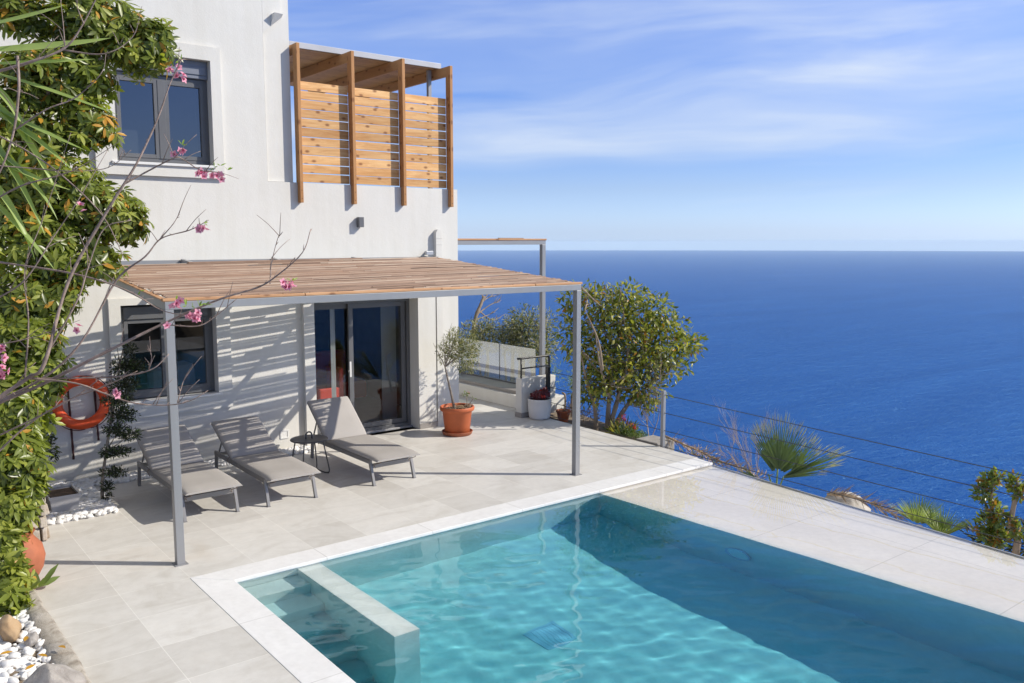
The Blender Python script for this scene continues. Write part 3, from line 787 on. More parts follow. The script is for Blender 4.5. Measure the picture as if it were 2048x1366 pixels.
ICO = None
def pebbles(name, pts, size, mats, seed=1, flatz=0.62):
    """many rounded stones as one mesh"""
    bm = bmesh.new(); bmesh.ops.create_icosphere(bm, subdivisions=2, radius=1.0)
    tv = np.array([v.co[:] for v in bm.verts]); tf = np.array([[v.index for v in f.verts] for f in bm.faces]); bm.free()
    rg = np.random.default_rng(seed)
    n = len(pts); Vs = []
    for p in pts:
        s = size * rg.uniform(0.6, 1.35)
        sc = np.array([s * rg.uniform(0.9, 1.35), s * rg.uniform(0.7, 1.0), s * flatz * rg.uniform(0.8, 1.2)])
        q = tv * (1 + 0.22 * np.sin(tv[:, [1, 2, 0]] * rg.uniform(1, 3) + rg.uniform(0, 6))) * sc
        a, b = rg.uniform(0, 6.28), rg.normal() * 0.35
        R1 = np.array([[math.cos(a), -math.sin(a), 0], [math.sin(a), math.cos(a), 0], [0, 0, 1]])
        R2 = np.array([[1, 0, 0], [0, math.cos(b), -math.sin(b)], [0, math.sin(b), math.cos(b)]])
        Vs.append(q @ R2.T @ R1.T + np.array(p))
    V = np.concatenate(Vs)
    F = (tf[None] + (np.arange(n) * len(tv))[:, None, None]).reshape(-1, 3)
    return arrays_mesh(name, V, [F], mats, np.zeros(len(F), int))


def rock(name, c, r, m, seed=1, parent=None, squash=(1, 1, 1)):
    bm = bmesh.new(); bmesh.ops.create_icosphere(bm, subdivisions=4, radius=1.0)
    rg = random.Random(seed)
    ax = [(Vector((rg.uniform(-1, 1), rg.uniform(-1, 1), rg.uniform(-1, 1))).normalized(), rg.uniform(0.55, 0.95)) for _ in range(14)]
    for v in bm.verts:
        p = v.co.copy()
        for a, dd in ax:
            t = p.dot(a)
            if t > dd:
                p -= a * (t - dd) * 0.8
        p *= 1 + 0.05 * math.sin(p.x * 7 + seed) * math.sin(p.y * 6 + p.z * 5)
        v.co = Vector(c) + Vector((p.x * r * squash[0], p.y * r * squash[1], p.z * r * squash[2]))
    me = bpy.data.meshes.new(name); bm.to_mesh(me); bm.free()
    me.materials.append(m)
    me.polygons.foreach_set('use_smooth', [True] * len(me.polygons))
    o = bpy.data.objects.new(name, me); COL.objects.link(o)
    return o


def wall_panel(mb, x0, x1, z0, z1, y, holes, depth, mi=0):
    """front face at y (facing -Y) with rectangular openings and reveals of the given depth"""
    xs = sorted({x0, x1, *[h[0] for h in holes], *[h[1] for h in holes]})
    zs = sorted({z0, z1, *[h[2] for h in holes], *[h[3] for h in holes]})
    for i in range(len(xs) - 1):
        for j in range(len(zs) - 1):
            cx, cz = (xs[i] + xs[i + 1]) / 2, (zs[j] + zs[j + 1]) / 2
            if any(h[0] < cx < h[1] and h[2] < cz < h[3] for h in holes):
                continue
            mb.quad((xs[i], y, zs[j]), (xs[i + 1], y, zs[j]), (xs[i + 1], y, zs[j + 1]), (xs[i], y, zs[j + 1]), mi)
    for a, b, c, d in holes:
        y2 = y + depth
        mb.quad((a, y, c), (a, y, d), (a, y2, d), (a, y2, c), mi)
        mb.quad((b, y, c), (b, y2, c), (b, y2, d), (b, y, d), mi)
        mb.quad((a, y, d), (b, y, d), (b, y2, d), (a, y2, d), mi)
        mb.quad((a, y, c), (a, y2, c), (b, y2, c), (b, y, c), mi)


# ------------------------------------------------------------------ sea, ground, terrace, pool
mb = MB()
rings = [0, 60, 150, 400, 900, 2000, 4000, 8000, 12000, 15900]
seg = 96
vs = [(0, 0, -150)]
for r in rings[1:]:
    vs += [(r * math.cos(2 * math.pi * i / seg), r * math.sin(2 * math.pi * i / seg), -150) for i in range(seg)]
fs = [(0, 1 + i, 1 + (i + 1) % seg) for i in range(seg)]
for k_ in range(len(rings) - 2):
    a = 1 + k_ * seg
    fs += [(a + i, a + seg + i, a + seg + (i + 1) % seg, a + (i + 1) % seg) for i in range(seg)]
mb.add(vs, fs)
tag(mb.build('sea', M['sea'], smooth=True), kind='structure')

# sea air: thin even haze over the water
hz = bpy.data.materials.new("sea_haze"); hz.use_nodes = True
k_h = N(hz.node_tree); k_h.n.remove(k_h.n['Principled BSDF'])
pv = k_h.add('ShaderNodeVolumePrincipled')
pv.inputs['Color'].default_value = (0.80, 0.94, 1.0, 1)
pv.inputs['Density'].default_value = 0.00006
pv.inputs['Anisotropy'].default_value = 0.0
k_h.link(pv.outputs[0], k_h.n['Material Output'].inputs['Volume'])
tag(MB().box(-16500, 16500, -16500, 16500, -154, 14.0).build('haze', hz), kind='stuff')

# rocky hillside that falls away to the sea beyond the terrace
xs = [8.0, 9.6, 10.4, 11.2, 12.5, 15, 22, 40, 75, 120, 170]
zs = [-1.2, -1.25, -1.3, -1.9, -3.4, -6.5, -15, -39, -81, -121, -152.5]
ys = [-90, -60, -40, -25, -15, -8, -4, -1, 1, 3, 5, 7, 8.5, 10, 11.5, 13, 15, 18, 23, 30, 45, 70, 100]
mb = MB()
vs = []
for j, yy in enumerate(ys):
    for i, (xx, zv) in enumerate(zip(xs, zs)):
        jz = 0.25 * math.sin(yy * 1.7 + xx) + 0.2 * math.sin(yy * 0.6 + xx * 2.1)
        vs.append((xx + (0.1 * jz if i > 2 else 0), yy, zv + jz * (0.15 if i < 5 else i * 0.4) + max(0, min(9.5, (-9 - yy) * 0.7)) * min(1, i / 3)))
n = len(xs)
mb.add(vs, [(j * n + i, j * n + i + 1, (j + 1) * n + i + 1, (j + 1) * n + i) for j in range(len(ys) - 1) for i in range(n - 1)])
tag(mb.build('hillside', M['earth'], smooth=True), kind='structure')

# planted bed under the big tree, level with the terrace
mb = MB()
mb.slab([(9.42, 9.1), (9.75, 9.1), (10.2, 9.5), (10.35, 10.6), (10.7, 12.2), (10.9, 16), (10.35, 16), (10.35, 12.2), (9.9, 11.45), (9.9, 11.0), (9.45, 11.0)], -1.6, -0.13)
tag(mb.build('planting_bed', M['earth']), kind='structure')

# terrace: tiled sheet round the pool
POOL_W, POOL_N, POOL_S = 2.60, 7.32, -1.0
def weir_x(y): return 7.13 + 0.041 * (7.29 - y)
def edge_x(y): return 9.245 - 0.0985 * (7.35 - y)
mb = MB()
mb.add([(-1.5, 7.61, 0), (9.30, 7.61, 0), (9.36, 8.4, 0), (9.42, 11.05, 0), (9.42, 11.3, 0), (9.52, 11.3, 0), (9.52, 18, 0), (8.0, 18, 0), (8.0, 12.3, 0), (-1.5, 12.3, 0)], [tuple(range(10))])
mb.quad((-1.5, -4, 0), (2.31, -4, 0), (2.31, 7.61, 0), (-1.5, 7.61, 0))
mb.quad((2.31, -4, 0), (8.2, -4, 0), (8.35, -1.29, 0), (2.31, -1.29, 0))
tag(mb.build('terrace_floor', M['tiles']), kind='structure')
mb = MB()
mb.slab([(9.29, 7.62), (9.35, 8.4), (9.41, 11.05), (9.36, 11.05), (9.30, 8.4), (9.24, 7.62)], -1.7, -0.004)
mb.box(8.0, 9.3, -4.2, -1.0, -1.7, -0.01)
tag(mb.build('terrace_edge', M['concrete']), kind='structure')

mb = MB()
mb.slab([(2.30, -1.30), (2.60, -1.0), (2.60, 7.32), (2.30, 7.62)], -0.03, 0.004)
mb.slab([(2.30, 7.62), (2.60, 7.32), (9.235, 7.30), (9.22, 7.34), (9.27, 7.63)], -0.03, 0.004)
mb.slab([(2.30, -1.30), (8.40, -1.30), (8.42, -1.0), (2.60, -1.0)], -0.03, 0.004)
tag(mb.build('pool_coping', M['coping'], bevel=0.006), kind='structure')

# basin
ZF = -1.24
FLOOR = [(-1.1, -1.24), (3.7, -1.18), (4.6, -1.14), (5.3, -1.12), (5.9, -1.08), (6.47, -1.0), (6.9, -0.93), (7.34, -0.86)]
def zfl(y): return float(np.interp(y, [a for a, _ in FLOOR], [b for _, b in FLOOR]))
def lit_through_water(o):
    o.cycles.is_caustics_receiver = True
    return o
mb = MB()
x0, yN, yS = POOL_W - 0.012, POOL_N + 0.012, POOL_S - 0.012
wN, wS = weir_x(yN), weir_x(yS)
ysf = [yS] + [a for a, _ in FLOOR[1:-1]] + [yN]
for ya_, yb_ in zip(ysf[:-1], ysf[1:]):
    mb.quad((x0, ya_, zfl(ya_)), (weir_x(ya_), ya_, zfl(ya_)), (weir_x(yb_), yb_, zfl(yb_)), (x0, yb_, zfl(yb_)))
mb.quad((x0, yS, ZF), (x0, yN, ZF), (x0, yN, -0.03), (x0, yS, -0.03))
mb.quad((x0, yN, zfl(yN)), (wN, yN, zfl(yN)), (wN, yN, -0.03), (x0, yN, -0.03))
mb.quad((wN, yN, ZF), (wS, yS, ZF), (wS, yS, -0.066), (wN, yN, -0.066))
mb.quad((wS, yS, ZF), (x0, yS, ZF), (x0, yS, -0.03), (wS, yS, -0.03))
# submerged steps in the bay beside the spa wall
yb = yN - 0.002
for i in range(5):
    za, yf = -0.20 * (i + 1), 7.055 - 0.29 * i
    zb = -0.20 * (i + 2) if i < 4 else ZF
    mb.quad((x0 + .002, yf, za), (3.203, yf, za), (3.203, yb, za), (x0 + .002, yb, za))
    mb.quad((x0 + .002, yf, zb), (3.203, yf, zb), (3.203, yf, za), (x0 + .002, yf, za))
    yb = yf
lit_through_water(tag(mb.build('pool_basin', M['pool'], autosmooth=25), kind='structure'))
mb = MB(); mb.box(3.203, 3.435, 5.553, yN - 0.003, ZF, -0.050)
lit_through_water(tag(mb.build('pool_spa_wall', M['pool'], bevel=0.004), kind='structure'))
# overflow ledge
mb = MB()
mb.quad((wS, yS, -0.066), (edge_x(yS), yS, -0.066), (edge_x(yN), yN, -0.066), (wN, yN, -0.066))
mb.quad((wN, yN, -0.066), (edge_x(yN) - .03, yN, -0.066), (edge_x(yN) - .03, yN, -0.02), (wN, yN, -0.02))
mb.quad((edge_x(yS) - .01, yS, -0.07), (edge_x(yN) - .01, yN, -0.07), (edge_x(yN) - .01, yN, -3.0), (edge_x(yS) - .01, yS, -3.0))
lit_through_water(tag(mb.build('overflow_ledge', M['ledge']), kind='structure'))
mb = MB()
mb.slab([(edge_x(-1.0), -1.0), (edge_x(-1.0) + .022, -1.0), (edge_x(7.3) + .022, 7.3), (edge_x(7.3), 7.3)], -0.12, -0.036)
tag(mb.build('overflow_channel', M['flashing'], bevel=0.003), kind='structure')
# rippled water surface, and the tinted water body under it
nx_, ny_ = 430, 540
gy_ = np.linspace(yS - .006, yN + .006, ny_)
u_ = np.linspace(0, 1, nx_)
X_ = (x0 - .006) + u_[None, :] * (edge_x(gy_) - .002 - (x0 - .006))[:, None]
Y_ = np.broadcast_to(gy_[:, None], X_.shape)
rw = np.random.default_rng(1)
Z_ = np.zeros_like(X_)
for i in range(60):
    lam = rw.uniform(.30, .72) ** 2 * 1.35 if i % 6 else rw.uniform(.5, .9); a = rw.normal(.9, .75); ph = rw.uniform(0, 6.28)
    kx, ky = 2 * np.pi / lam * np.cos(a), 2 * np.pi / lam * np.sin(a)
    Z_ += lam * .00078 * np.sin(kx * X_ + ky * Y_ + ph) * rw.uniform(.3, 1)
Z_ *= (1 - .90 * np.clip((X_ - weir_x(Y_)) / .25, 0, 1)) * (.45 + .55 * np.clip((yN - Y_) / 1.6, 0, 1))
Z_ -= 0.040
ix_ = np.arange(nx_ * ny_).reshape(ny_, nx_)
F_ = np.stack([ix_[:-1, :-1], ix_[:-1, 1:], ix_[1:, 1:], ix_[1:, :-1]], -1).reshape(-1, 4)
wo = arrays_mesh('pool_water', np.stack([X_, Y_, Z_], -1).reshape(-1, 3), [F_], [M['water']], np.zeros(len(F_), int))
wo.cycles.is_caustics_caster = True
tag(wo, kind='structure')
mb = MB()
pw = [(x0 - .006, yS - .006), (weir_x(yS) + .004, yS - .006), (weir_x(yN) + .004, yN + .006), (x0 - .006, yN + .006)]
mb.slab(pw, ZF - 0.02, -0.016)
tag(mb.build('pool_water_body', M['water_body']), kind='structure')
# underwater fittings
t = thing('pool_light', (7.2, 5.34, -0.60), 'round white underwater light on the shaded far pool wall', 'pool light')
mb = MB()
for (rr, dd) in ((0.085, .004),):
    c = Vector((weir_x(5.34) - 0.012, 5.34, -0.60))
    ring = [c + Vector((0, 0.135 * math.cos(2 * math.pi * i / 28), 0.115 * math.sin(2 * math.pi * i / 28))) for i in range(28)]
    back = [p + Vector((.02, 0, 0)) for p in ring]
    mb.add(ring + back, [tuple(range(28))] + [(i, (i + 1) % 28, 28 + (i + 1) % 28, 28 + i) for i in range(28)])
lit_through_water(mb.build('lens', M['lens'], t))
mb = MB()
mb.tube([c + Vector((-.006, 0.148 * math.cos(2 * math.pi * i / 24), 0.127 * math.sin(2 * math.pi * i / 24))) for i in range(25)], .012, seg=6, sub=1, cap=False)
lit_through_water(mb.build('rim', M['pale_tile'], t, smooth=True))
t = thing('floor_drain', (4.80, 5.55, zfl(5.55)), 'pale square drain grille on the sunlit pool floor', 'drain')
def on_floor(m_, a_, b_, c_, d_, h):
    vs_ = [(x, y, zfl(y) + dz) for dz in (.001, h) for y in (c_, d_) for x in (a_, b_)]
    m_.add(vs_, [(0, 2, 3, 1), (4, 5, 7, 6), (0, 1, 5, 4), (2, 6, 7, 3), (0, 4, 6, 2), (1, 3, 7, 5)])
mb = MB()
for i in range(8):
    on_floor(mb, 4.662 + i * .035, 4.695 + i * .035, 5.41, 5.69, .006)
lit_through_water(mb.build('grille', M['pale_tile'], t))
mb = MB()
for a_, b_, c_, d_ in ((4.63, 4.660, 5.38, 5.72), (4.942, 4.972, 5.38, 5.72), (4.6605, 4.9415, 5.38, 5.408), (4.6605, 4.9415, 5.692, 5.72)):
    on_floor(mb, a_, b_, c_, d_, .009)
lit_through_water(mb.build('frame', M['pale_tile'], t))

# raised garden on the uphill side
gx = [-14, -8, -4, -2, -1, -.3, .2, .6, 1.0]
gy = [-6, -2, 1, 3, 5, 6, 7, 7.8, 8.6, 9.4, 10.2, 11.0, 11.9]
mb = MB(); vs = []
for yy in gy:
    for xx in gx:
        h = 0.05 + max(0, 0.85 - xx) * 0.14 + 0.02 * math.sin(3 * xx + 2 * yy)
        vs.append((min(xx, 1.02), yy, h))
n = len(gx)
mb.add(vs, [(j * n + i, j * n + i + 1, (j + 1) * n + i + 1, (j + 1) * n + i) for j in range(len(gy) - 1) for i in range(n - 1)])
tag(mb.build('garden_ground', M['earth'], smooth=True), kind='structure')
mb = MB(); mb.box(1.0, 1.47, 9.55, 11.67, -0.1, 0.62)
tag(mb.build('garden_terrace', M['earth']), kind='structure')

# kerb of the raised bed
mb = MB()
ny = 46
prof = []
rk = random.Random(3)
for i in range(ny + 1):
    yy = 1.0 + i * (8.15 - 1.0) / ny
    xo = 1.135 + 0.012 * math.sin(yy * 3.1) + rk.uniform(-.008, .008)
    xi = 0.985 + rk.uniform(-.012, .012)
    h = 0.115 + rk.uniform(-.008, .008)
    prof.append([(xo + .012, yy, -.02), (xo, yy, h - .02), (xo - .02, yy, h), (xi + .02, yy, h - .006), (xi, yy, h - .03), (xi, yy, -.02)])
vs = [p for r in prof for p in r]
fs = [(i * 6 + j, i * 6 + j + 1, (i + 1) * 6 + j + 1, (i + 1) * 6 + j) for i in range(ny) for j in range(5)]
fs += [(0, 1, 2, 3, 4, 5), tuple(ny * 6 + j for j in range(5, -1, -1))]
mb.add(vs, fs)
tag(mb.build('garden_kerb', M['kerb'], smooth=True), 'rough weathered concrete kerb edging the white pebble bed', 'kerb')

# pebble cover
rg = np.random.default_rng(5)
pts = []
while len(pts) < 3000:
    x, y = rg.uniform(-.35, 1.0), rg.uniform(4.6, 8.3)
    h = 0.05 + max(0, 0.85 - x) * 0.14
    pts.append((x, y, h + rg.uniform(.0, .045)))
tag(pebbles('white_pebbles', pts, 0.031, [M['pebble']], 2), 'white marble pebbles covering the raised bed inside the kerb', 'pebbles', kind='stuff')
pts = []
while len(pts) < 1250:
    x, y = rg.uniform(1.56, 2.30), rg.uniform(10.02, 11.64)
    if x > 1.60 + 0 and y > 9.98 + (x - 1.6) * 0.09:
        pts.append((x, y, rg.uniform(.005, .035)))
while len(pts) < 1950:
    x, y = rg.uniform(2.30, 5.25), rg.uniform(11.28, 11.60)
    pts.append((x, y, rg.uniform(.004, .026)))
tag(pebbles('pebble_border', pts, 0.033, [M['pebble']], 3), 'white pebbles in the strip along the foot of the house wall', 'pebbles', kind='stuff')

# ------------------------------------------------------------------ the house
YW = 11.68
house = thing('villa', (3.0, YW, 0), 'white plastered two-storey villa with grey-framed windows and sliding terrace door', 'house')
mb = MB()
DOOR = (5.45, 7.23, 0.0, 2.12)
LWIN = (2.81, 4.02, 0.94, 2.20)
UWIN = (2.87, 4.08, 4.02, 5.38)
XR = 8.055
# lower storey and parapet, with a raised plane behind the plaster surrounds
wall_panel(mb, -7.0, 4.84, 0.0, 9.0, YW, [LWIN, UWIN], 0.22)
wall_panel(mb, 4.84, XR, 0.0, 3.85, YW, [DOOR], 0.34)
# recessed pilaster strip of the upper storey
mb.prism([(4.842, 3.85), (5.24, 3.85), (5.24, 9.0), (5.12, 9.0), (5.10, 6.10), (5.02, 6.02), (4.93, 5.93), (4.842, 5.86)], YW + .05, YW + 0.35)
mb.prism([(4.842, 5.862), (4.93, 5.932), (5.02, 6.022), (5.10, 6.102), (5.12, 9.0), (4.842, 9.0)], YW + .0, YW + 0.3)
mb.quad((4.841, YW, 3.85), (4.841, YW + .06, 3.85), (4.841, YW + .06, 5.86), (4.841, YW, 5.86))
# little moulded spout on the corner
mb.add([(4.955, YW - .002, 5.96), (5.115, YW - .002, 6.095), (4.975, YW - .002, 6.13), (4.975, YW - .10, 6.13), (5.10, YW - .10, 6.125)],
       [(0, 1, 4, 3), (0, 3, 2), (3, 4, 1, 2), (0, 2, 1)])
# east sides, parapet thickness, balcony floor, tower side, roof
mb.quad((XR, YW, 0), (XR, 18.0, 0), (XR, 18.0, 2.95), (XR, YW, 2.95))
mb.quad((XR, YW, 2.95), (XR, YW + .2, 2.95), (XR, YW + .2, 3.85), (XR, YW, 3.85))
mb.quad((XR, YW + .2, 2.95), (5.24, YW + .2, 2.95), (5.24, YW + .2, 3.85), (XR, YW + .2, 3.85))
mb.quad((5.24, YW, 3.85), (XR, YW, 3.85), (XR, YW + .2, 3.85), (5.24, YW + .2, 3.85))
mb.quad((4.842, YW, 3.852), (5.24, YW, 3.852), (5.24, YW + .06, 3.852), (4.842, YW + .06, 3.852))
mb.quad((5.24, YW + .2, 2.95), (XR, YW + .2, 2.95), (XR, 18.0, 2.95), (5.24, 18.0, 2.95))
mb.quad((5.24, YW + .35, 2.95), (5.24, 18.0, 2.95), (5.24, 18.0, 9.0), (5.24, YW + .35, 9.0))
mb.quad((-7, YW, 9), (5.24, YW, 9), (5.24, 18, 9), (-7, 18, 9))
mb.quad((-7, 18, 0), (-7, 18, 9), (5.24, 18, 9), (5.24, 18, 0))
mb.quad((5.24, 18, 0), (5.24, 18, 2.95), (XR, 18, 2.95), (XR, 18, 0))
mb.quad((-7, YW, 0), (-7, YW, 9), (-7, 18, 9), (-7, 18, 0))
mb.build('wall', M['plaster'], house)


def surround(x0, x1, z0, z1, hole, y0, name='window_surround'):
    a, b, c, d = hole
    m_ = MB()
    if z0 < c:
        m_.prism([(x0, z0), (x1, z0), (x1, z1), (x0, z1), (x0, z0 + .001), (a, c), (a, d), (b, d), (b, c), (a, c - .0005)], y0, YW - .001)
    else:
        m_.prism([(x0, z0), (a, z0), (a, d), (b, d), (b, z0), (x1, z0), (x1, z1), (x0, z1)], y0, YW - .001)
    return m_


def frame_boxes(m_, x0, x1, z0, z1, wd, y0, y1):
    m_.box(x0, x0 + wd, y0, y1, z0, z1); m_.box(x1 - wd, x1, y0, y1, z0, z1)
    m_.box(x0 + wd, x1 - wd, y0, y1, z1 - wd, z1); m_.box(x0 + wd, x1 - wd, y0, y1, z0, z0 + wd)


def border(x0, x1, z0, z1, hole, y0):
    """flat plaster band round an opening, made of four butted boards"""
    a, b, c, d = hole
    m_ = MB()
    m_.box(x0, a, y0, YW - .001, z0, z1); m_.box(b, x1, y0, YW - .001, z0, z1)
    if c > z0:
        m_.box(a, b, y0, YW - .001, z0, c)
    m_.box(a, b, y0, YW - .001, d, z1)
    return m_


# upper window
border(2.62, 4.215, 3.85, 5.56, UWIN, YW - .055).build('window_surround', M['plaster'], house)
uw = MB(); frame_boxes(uw, 2.872, 4.078, 4.03, 5.14, .055, YW + .10, YW + .16)
uw.box(3.43, 3.52, YW + .085, YW + .155, 4.085, 5.085)
uw = uw.build('window', M['anthra'], house, bevel=.003)
tag(uw, 'upper window with grey frame and blue roller box')
for x0, x1 in ((2.925, 3.432), (3.518, 4.025)):
    s = MB(); frame_boxes(s, x0, x1, 4.085, 5.085, .05, YW + .092, YW + .15); s.build('sash', M['anthra'], uw, bevel=.003)
    g = MB(); g.quad((x0 + .05, YW + .12, 4.135), (x1 - .05, YW + .12, 4.135), (x1 - .05, YW + .12, 5.035), (x0 + .05, YW + .12, 5.035)); g.build('pane', M['glass_up'], uw)
s = MB(); s.box(2.874, 4.076, YW + .06, YW + .2, 5.145, 5.378); s.box(2.90, 4.05, YW + .045, YW + .06, 5.20, 5.30); s.box(2.90, 4.05, YW + .05, YW + .07, 5.15, 5.185)
s.build('shutter_box', M['shutter'], uw, bevel=.004)
s = MB(); s.box(2.80, 4.10, YW - .085, YW + .095, 3.985, 4.018); s.build('sill', M['sill'], uw, bevel=.004)
c_ = MB()
c_.box(2.86, 4.09, YW + .6, YW + .62, 3.9, 5.5)
c_.build('curtain', M['curtain'], uw)
# lower window
border(2.67, 4.21, 0.73, 2.29, LWIN, YW - .055).build('window_surround', M['plaster'], house)
lw = MB(); frame_boxes(lw, 2.812, 4.018, .96, 2.17, .06, YW + .10, YW + .17)
lw.box(3.38, 3.47, YW + .085, YW + .165, 1.02, 2.11)
lw = lw.build('window', M['anthra'], house, bevel=.003)
tag(lw, 'lower window with dark frame in the pergola shade')
for x0, x1 in ((2.872, 3.382), (3.468, 3.958)):
    s = MB(); frame_boxes(s, x0, x1, 1.02, 2.0, .05, YW + .092, YW + .155); s.build('sash', M['anthra'], lw, bevel=.003)
    g = MB(); g.quad((x0 + .05, YW + .125, 1.07), (x1 - .05, YW + .125, 1.07), (x1 - .05, YW + .125, 1.95), (x0 + .05, YW + .125, 1.95)); g.build('pane', M['glass'], lw)
s = MB(); s.box(2.872, 3.958, YW + .07, YW + .2, 2.005, 2.165); s.build('shutter_box', M['anthra'], lw, bevel=.004)
s = MB(); s.box(2.79, 4.06, YW - .085, YW + .095, .918, .948); s.build('sill', M['sill'], lw, bevel=.004)
# sliding terrace door
YD = YW + .25
border(5.285, 7.56, 0.0, 2.36, DOOR, YW - .075).build('door_surround', M['plaster'], house)
d = MB(); frame_boxes(d, 5.452, 7.228, .025, 2.118, .055, YD - .06, YD + .08)
door = d.build('sliding_door', M['anthra'], house, bevel=.003)
for x0, x1, yo in ((5.51, 6.25, .02), (6.15, 7.16, -.035)):
    s = MB(); frame_boxes(s, x0, x1, .085, 2.06, .075, YD + yo, YD + yo + .045); s.build('sash', M['anthra'], door, bevel=.003)
    g = MB(); g.quad((x0 + .075, YD + yo + .02, .16), (x1 - .075, YD + yo + .02, .16), (x1 - .075, YD + yo + .02, 1.985), (x0 + .075, YD + yo + .02, 1.985)); g.build('pane', M['glass'], door)
s = MB(); s.box(6.125, 6.15, YD - .085, YD - .036, 1.0, 1.03); s.box(6.122, 6.153, YD - .10, YD - .085, .93, 1.17); s.build('handle', M['sill'], door, bevel=.004)
s = MB(); s.box(5.452, 7.228, YD - .12, YD - .062, .002, .03); s.build('threshold', M['flashing'], door, bevel=.003)
# skirting, cable cover, electrical outlet
s = MB()
s.box(7.232, 7.572, YW - .087, YW - .0755, .001, .085); s.box(7.232, 7.243, YW - .0754, YW + .2, .001, .085)
s.box(7.70, XR + .012, YW - .012, YW - .0005, .001, .085); s.box(XR + .0005, XR + .012, YW, 17.9, .001, .085)
s.build('skirting', M['skirting'], house, bevel=.002)
s = MB()
prof = [(-.058, 0)] + [(-.058, 3.12)] + [(.058 * math.cos(a), 3.12 + .085 * math.sin(a)) for a in [math.pi - i * math.pi / 12 for i in range(1, 12)]] + [(.058, 3.12), (.058, 0)]
s.prism([(7.635 + x, z) for x, z in prof], YW - .085, YW - .001)
for zz in (.66, 1.42, 2.96, 3.06):
    s.box(7.573, 7.697, YW - .089, YW - .0855, zz, zz + .012)
s.build('cable_cover', M['plaster'], house, bevel=.012)
s = MB(); frame_boxes(s, 4.90, 5.03, .16, .29, .02, YW - .012, YW - .001); s.box(4.92, 5.01, YW - .006, YW - .001, .18, .27)
s.build('outlet', M['sill'], house)
# rooms seen through the glass
s = MB()
s.quad((4.6, 12.03, .012), (8.0, 12.03, .012), (8.0, 16.4, .012), (4.6, 16.4, .012))
s.quad((2.2, 11.92, .012), (4.5, 11.92, .012), (4.5, 15, .012), (2.2, 15, .012))
s.build('room_floor', M['room_floor'], house)
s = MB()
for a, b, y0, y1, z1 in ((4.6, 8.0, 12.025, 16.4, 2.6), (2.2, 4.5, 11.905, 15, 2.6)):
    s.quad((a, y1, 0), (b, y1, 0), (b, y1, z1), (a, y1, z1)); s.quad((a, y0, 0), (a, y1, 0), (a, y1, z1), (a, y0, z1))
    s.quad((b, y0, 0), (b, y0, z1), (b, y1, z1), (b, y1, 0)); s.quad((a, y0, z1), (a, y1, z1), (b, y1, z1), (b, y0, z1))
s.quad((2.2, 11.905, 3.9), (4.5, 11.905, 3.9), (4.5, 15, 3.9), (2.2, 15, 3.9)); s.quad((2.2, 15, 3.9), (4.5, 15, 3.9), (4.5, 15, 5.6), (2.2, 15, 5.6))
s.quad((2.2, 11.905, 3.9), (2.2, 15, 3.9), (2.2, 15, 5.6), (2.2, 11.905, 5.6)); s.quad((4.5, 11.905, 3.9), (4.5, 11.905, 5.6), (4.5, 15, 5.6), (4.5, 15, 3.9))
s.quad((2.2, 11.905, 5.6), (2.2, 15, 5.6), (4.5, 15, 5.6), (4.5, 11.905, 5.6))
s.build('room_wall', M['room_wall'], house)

for xa, xb in ((6.02, 6.10), (6.92, 7.20)):
    s = MB()
    nf = int((xb - xa) / .02)
    pr = [(xa + q * .02, 12.28 + (.018 if q % 2 else -.018)) for q in range(nf + 1)]
    for (a, b), (c, d_) in zip(pr[:-1], pr[1:]):
        s.quad((a, b, .05), (c, d_, .05), (c, d_, 2.4), (a, b, 2.4))
    s.build('curtain', M['bed'] if xa < 6.5 else M['curtain'], house)

# furniture indoors
t = thing('armchair', (6.1, 12.75, .012), 'red upholstered chair just inside the sliding terrace door', 'chair')
s = MB(); s.box(5.84, 6.34, 12.5, 13.0, .36, .46); s.build('seat', M['red_chair'], t, bevel=.03)
s = MB(); s.box(6.28, 6.36, 12.5, 13.0, .465, .98); s.build('backrest', M['red_chair'], t, bevel=.03)
s = MB(); s.box(5.86, 6.27, 12.44, 12.495, .40, .68); s.build('armrest', M['red_chair'], t, bevel=.02)
for a, b in ((5.87, 12.53), (6.31, 12.53), (5.87, 12.97), (6.31, 12.97)):
    s = MB(); s.box(a - .012, a + .012, b - .012, b + .012, .013, .358); s.build('leg', M['lframe'], t)
t = thing('sofa', (7.0, 14.2, .012), 'red sofa standing deep in the room behind the sliding door', 'sofa')
s = MB(); s.box(5.9, 7.6, 14.0, 14.8, .14, .46); s.build('seat', M['red_chair'], t, bevel=.05)
s = MB(); s.box(5.9, 7.6, 14.81, 15.0, .14, .95); s.build('backrest', M['red_chair'], t, bevel=.05)
tag(MB().box(5.0, 6.9, 13.1, 13.95, .014, .024).build('rug', M['blue_rug']), 'blue rug on the floor inside the terrace door', 'rug')
t = thing('bed', (3.3, 13.3, .012), 'white bed with pillows inside the lower window', 'bed')
s = MB(); s.box(2.5, 4.2, 12.6, 14.6, .2, .72); s.build('mattress', M['bed'], t, bevel=.06)
for x in (2.62, 3.45):
    s = MB(); s.box(x, x + .65, 12.75, 13.1, .73, 1.25); s.build('pillow', M['bed'], t, bevel=.12)

